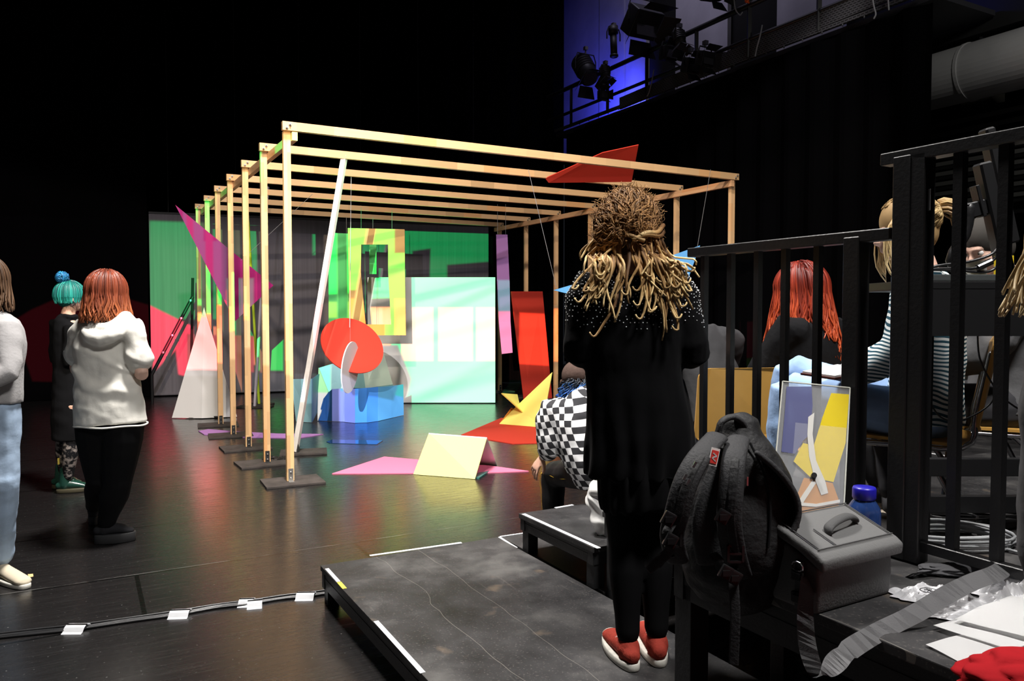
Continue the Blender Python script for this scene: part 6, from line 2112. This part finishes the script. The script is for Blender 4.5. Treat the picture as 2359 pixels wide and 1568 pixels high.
profile_box('body', [(0, 0), (d1_, 0), (d1_, .165), (-.004, .115), (-.006, .06)], 0, w_, CB, g, .009)
profile_box('lid', [(-.026, .108), (-.030, .138), (-.010, .152), (.06, .176), (d1_ + .006, .205), (d1_ + .012, .175), (.05, .146)], -.012, w_ + .012, CB, g, .008)
sl = math.atan2(.205 - .152, d1_ + .016)
def lidp(x, f, h=0.0): return V(x, -.010 + (d1_ + .016) * f, .152 + .053 * f + h)
bm = bm_new(); sweep(bm, [(*lidp(.10, .36, .004), .013, .006), (*lidp(.105, .38, .016), .013, .006), (*lidp(.145, .42, .024), .013, .007), (*lidp(.19, .46, .024), .013, .007), (*lidp(.225, .5, .014), .013, .006), (*lidp(.23, .5, .004), .013, .006)], n=10, k=4, side=(0, 1, .3)); obj('handle', bm, CBD, g, True)
bm = bm_new()
for a_, b_ in ((lidp(0, .05, .004), lidp(w_, .05, .004)), (lidp(.0, .96, .004), lidp(w_, .96, .004)), (lidp(.006, .05, .004), lidp(.006, .96, .004)), (lidp(w_ - .006, .05, .004), lidp(w_ - .006, .96, .004)), (lidp(.07, .05, .004), lidp(.07, .5, .004))):
    sweep(bm, [(*a_, .0018), (*lerp(a_, b_, .5), .0018), (*b_, .0018)], n=6)
obj('seam', bm, CBD, g)
for zz in (.085, .03):
    bm = bm_new(); bx(bm, (-.010, .045, zz), (.012, .034, .028), bevel=.003); bx(bm, (-.018, .045, zz), (.006, .022, .016)); obj('strap_buckle', bm, BPP, g)
bm = bm_new(); bar(bm, (-.006, .045, .0), (-.006, .045, .12), .004, .024, up=V(0, 1, 0)); obj('side_webbing', bm, CBD, g)
bm = bm_new(); sweep(bm, [(-.014 + .0, .045 + .016 * math.cos(a * .7), .108 + .012 * math.sin(a * .7), .0022) for a in range(10)], n=6); obj('ring', bm, CHROME, g)
# its long shoulder strap
STP = mat('grey_webbing', (.16, .16, .165), .7, .2, bump=.12, bscale=240)
t, b, tc = tree_of(STP)
def zb(u, v, z): 
    p = gz(u, v, z); return p
sp_ = [at(1862, 1330, 1.86), at(1856, 1400, 1.80), at(1858, 1470, 1.72), at(1872, 1530, 1.64), at(1893, 1556, 1.60), at(1925, 1525, 1.60), zb(1965, 1490, .74), zb(2030, 1452, .726), zb(2110, 1412, .752), zb(2180, 1370, .778), zb(2240, 1340, .785), zb(2290, 1322, .79), zb(2308, 1308, .785), zb(2270, 1298, .765), zb(2220, 1310, .726), zb(2150, 1318, .726), zb(2090, 1326, .726)]
bm = bm_new()
sides = []
Pp = [Vector(q[:3]) for q in catmull([tuple(p) for p in sp_], 6)]
N = len(Pp); top_, bot_ = [], []
for i, q in enumerate(Pp):
    f = i / (N - 1)
    tn = (Pp[min(i + 1, N - 1)] - Pp[max(i - 1, 0)]).normalized()
    if f < .30: s0 = V(.86, .5, 0)
    else: s0 = V(0, 0, 1).cross(tn) * -1
    if .22 < f < .40:
        k_ = (f - .22) / .18; s0 = (V(.86, .5, 0) * (1 - k_) + (V(0, 0, 1).cross(tn) * -1) * k_)
        if s0.length < .1: s0 = V(.86, .5, 0)
    if f >= .36: s0 = (V(0, 0, 1).cross(tn) * -1).normalized() + V(0, 0, -.75)
    if sides and s0.dot(sides[-1]) < 0: s0 = -s0
    s0 = (s0 - tn * s0.dot(tn)).normalized(); sides.append(s0)
    top_.append(bm.verts.new(q - s0 * .021)); bot_.append(bm.verts.new(q + s0 * .021))
for i in range(N - 1): bm.faces.new((top_[i], top_[i + 1], bot_[i + 1], bot_[i]))
bmesh.ops.solidify(bm, geom=bm.faces[:], thickness=.0022)
cbg = g
so = obj('shoulder_strap', bm, STP, None, True, loc=(0, 0, 0))
so.parent = cbg; so.matrix_parent_inverse = (Matrix.Translation(cbg.location) @ Matrix.Rotation(WANG + .02, 4, 'Z')).inverted()

# pliers, keys
p = gz(1790, 1340, .72)
g = empty('pliers', 'open pliers with teal and black handles on the bench edge', 'pliers', p, .35)
TL = mat('teal_handle', (.0, .28, .32), .35, .4)
bm = bm_new(); sweep(bm, [(-.055, -.012, .010, .006), (-.02, .010, .011, .0055), (.03, .012, .010, .005), (.055, .004, .009, .004)], n=8, k=4); obj('handle', bm, TL, g, True)
bm = bm_new(); sweep(bm, [(-.055, .035, .010, .006), (-.02, .034, .011, .0055), (.03, .020, .010, .005), (.055, .008, .009, .004)], n=8, k=4); obj('handle', bm, BPP, g, True)
bm = bm_new(); cyl(bm, (.055, .006, .003), (.055, .006, .015), .008, n=12); bar(bm, (.055, .006, .009), (.09, .002, .009), .012, .008); obj('jaws', bm, CHROME, g)
bm = bm_new(); bar(bm, (-.06, -.018, .010), (-.06, .038, .010), .01, .012); obj('handle_grip_end', bm, TL, g)
p = gz(1822, 1362, .72)
g = empty('key_bunch', 'small bunch of keys on the bench before the camera bag', 'keys', p, .2)
bm = bm_new(); sweep(bm, [(.013 * math.cos(a * .7), .013 * math.sin(a * .7), .004, .0012) for a in range(10)], n=6); obj('ring', bm, CHROME, g)
for k in range(3):
    an = 2.6 + k * .5; c_ = V(math.cos(an) * .03, math.sin(an) * .03, .003 + .001 * k)
    bm = bm_new(); cyl(bm, c_ - V(0, 0, .001), c_ + V(0, 0, .001), .011, n=14); bar(bm, c_, c_ + V(math.cos(an) * .035, math.sin(an) * .035, 0), .007, .002); obj('key', bm, (CHROME, mat('brass', (.6, .45, .2), .3, .5, metal=.8))[k % 2], g)

# papers and plastic bags
PAP = mat('paper_white', (.8, .8, .8), .8)
def sheet(label, uv, z, m=PAP, cat='paper', name='paper_sheet', curl=.006, seed=0):
    bm = bm_new()
    P = [gz(u, v, z) for u, v in uv]
    N = 10; vv = []
    for i in range(N + 1):
        r = []
        for j in range(N + 1):
            q = lerp(lerp(P[0], P[1], j / N), lerp(P[3], P[2], j / N), i / N)
            q.z += curl * (.5 + noise.noise(q * 9 + Vector((seed, 0, 0)))) 
            r.append(bm.verts.new(q))
        vv.append(r)
    for i in range(N):
        for j in range(N): bm.faces.new((vv[i][j], vv[i][j + 1], vv[i + 1][j + 1], vv[i + 1][j]))
    bmesh.ops.solidify(bm, geom=bm.faces[:], thickness=.0006)
    return prop(obj(name, bm, m, None, True), label, cat)
sheet('bright white paper sheet with its corner pointing left, lowest on the pile', [(2132, 1488), (2300, 1440), (2460, 1500), (2290, 1562)], .722)
sheet('second white paper sheet fanned over the lowest one', [(2150, 1440), (2300, 1395), (2470, 1450), (2330, 1500)], .732, seed=4)
sheet('third white paper sheet half under the crumpled plastic bag', [(2200, 1425), (2330, 1372), (2480, 1420), (2380, 1475)], .742, seed=9)
PLB = mat('white_plastic_film', (.55, .55, .57), .3, .5, bump=.4, bscale=18)
PLB.node_tree.nodes['Principled BSDF'].inputs['Alpha'].default_value = .93
def crumple(label, c, s, seed, cat='plastic bag', name='plastic_bag', m=PLB, amp=.35):
    bm = bm_new()
    if name == 'plastic_bag':
        NR, NA = 22, 72
        rows = []
        for i in range(NR + 1):
            row = []
            for j in range(NA):
                an = 2 * PI * j / NA; f = i / NR
                oc = Vector((math.cos(an), math.sin(an), seed))
                R_ = 1 + .35 * noise.noise(oc * 1.4) + .12 * noise.noise(oc * 4)
                x, y = f * R_ * math.cos(an), f * R_ * math.sin(an)
                q = Vector((x * 1.1, y * 1.1, seed))
                rid = (1 - abs(noise.noise(q * 1.5)) * 2.2) * .75 + (1 - abs(noise.noise(q * 3.0)) * 2.2) * .22 + (1 - abs(noise.noise(q * 6)) * 2) * .06
                z = s[2] * 1.0 * max(.02, rid * (1 - f ** 3) + .05 * (1 - f))
                row.append(bm.verts.new((x * s[0] * 1.15, y * s[1] * 1.15, z + .001)))
            rows.append(row)
        for i in range(NR):
            for j in range(NA):
                k2 = (j + 1) % NA
                if i == 0: bm.faces.new((rows[0][j], rows[1][j], rows[1][k2], rows[0][k2]))
                else: bm.faces.new((rows[i][j], rows[i + 1][j], rows[i + 1][k2], rows[i][k2]))
        bmesh.ops.remove_doubles(bm, verts=rows[0], dist=.01 * s[0])
        bmesh.ops.solidify(bm, geom=bm.faces[:], thickness=.0006)
        return prop(obj(name, bm, m, loc=c, smooth=False), label, cat)
    bmesh.ops.create_icosphere(bm, subdivisions=5, radius=1)
    for v in bm.verts:
        n_ = v.co.copy()
        q = n_ * 2.1 + Vector((seed, seed * 1.7, 0))
        k_ = 1 + amp * (abs(noise.noise(q)) * 2 - .5) + .18 * amp * noise.noise(q * 3.7)
        v.co = Vector((n_.x * s[0] * k_, n_.y * s[1] * k_, max(-.35, n_.z) * s[2] * k_ + s[2] * .36))
        if v.co.z < .001: v.co.z = .001
    return prop(obj(name, bm, m, loc=c, smooth=True), label, cat)
def bz(u, v): return gz(u, v, .723)
cr1 = crumple('flat white plastic bag with a round printed emblem beside the camera bag', bz(2135, 1372), (.085, .05, .028), 2.2)
bm = bm_new()
ec = gz(2140, 1362, .745)
lz = [v.co.z for v in cr1.data.vertices if (Vector((v.co.x + cr1.location.x - ec.x, v.co.y + cr1.location.y - ec.y))).length < .024]
ec.z = cr1.location.z + (max(lz) if lz else .03)
pr_ = ec - cr1.location
for i in range(28):
    a0, a1 = 2 * PI * i / 28, 2 * PI * (i + 1) / 28
    bar(bm, pr_ + V(.021 * math.cos(a0), .017 * math.sin(a0), .0005), pr_ + V(.021 * math.cos(a1), .017 * math.sin(a1), .0005), .002, .0012)
for a_, b_ in (((-.010, .004), (.010, .005)), ((0, .011), (0, -.011)), ((-.008, -.008), (0, 0)), ((.008, -.008), (0, 0))):
    bar(bm, pr_ + V(a_[0], a_[1], .0005), pr_ + V(b_[0], b_[1], .0005), .0018, .0012)
obj('printed_emblem', bm, BPP, cr1)
crumple('crumpled white plastic bag in the middle of the bench', bz(2235, 1395), (.10, .06, .035), 5.1)
crumple('large crumpled white plastic bag at the right edge of the bench', bz(2340, 1375), (.10, .07, .05), 8.3)
crumple('thin twisted white plastic bag below the strap', bz(2180, 1415), (.07, .03, .02), 11.7)
RGC = mat('red_cloth', (.30, .008, .012), .85, .1, bump=.15, bscale=40)
crumple('red garment lying over the bench corner at the lower right of the photo', gz(2395, 1590, .722), (.15, .10, .05), 3.3, 'garment', 'red_garment', RGC, .15)
PLG = mat('dark_grey_cloth', (.06, .06, .065), .85)
crumple('dark grey folded cloth behind the bag strap', bz(2200, 1318), (.10, .04, .018), 14.2, 'cloth', 'folded_cloth', PLG, .2)

# white cloth bag on the raised deck
CLO = mat('white_cloth', (.75, .74, .72), .85, .1, bump=.1, bscale=40)
wb = gz(1385, 1235, .37)
bm = bm_new()
S2 = wb.y / FP
sweep(bm, [(.01, 0, .02, .05, .04), (-.0, .0, .06, .055, .05), (-.01, .02, .12, .06, .055), (-.03, .03, .17, .05, .05), (-.02, .03, .21, .045, .05)], n=24, k=4, side=(1, 0, 0))
sweep(bm, [(-.055, .02, .19, .018), (-.03, -.02, .205, .02), (.01, -.03, .19, .018), (.05, -.01, .17, .02)], n=10, k=4)
def wf(co): return .010 * math.sin(co.x * 70 + co.z * 55 + 4 * noise.noise(co * 14)) * .6 + .014 * noise.noise(co * 16)
o = organic('cloth_bag', bm, CLO, None, .005, 1, wf, loc=(wb.x + .01, wb.y + .02, .38)); prop(o, 'crumpled white cloth bag tied at the top on the raised deck', 'cloth bag')
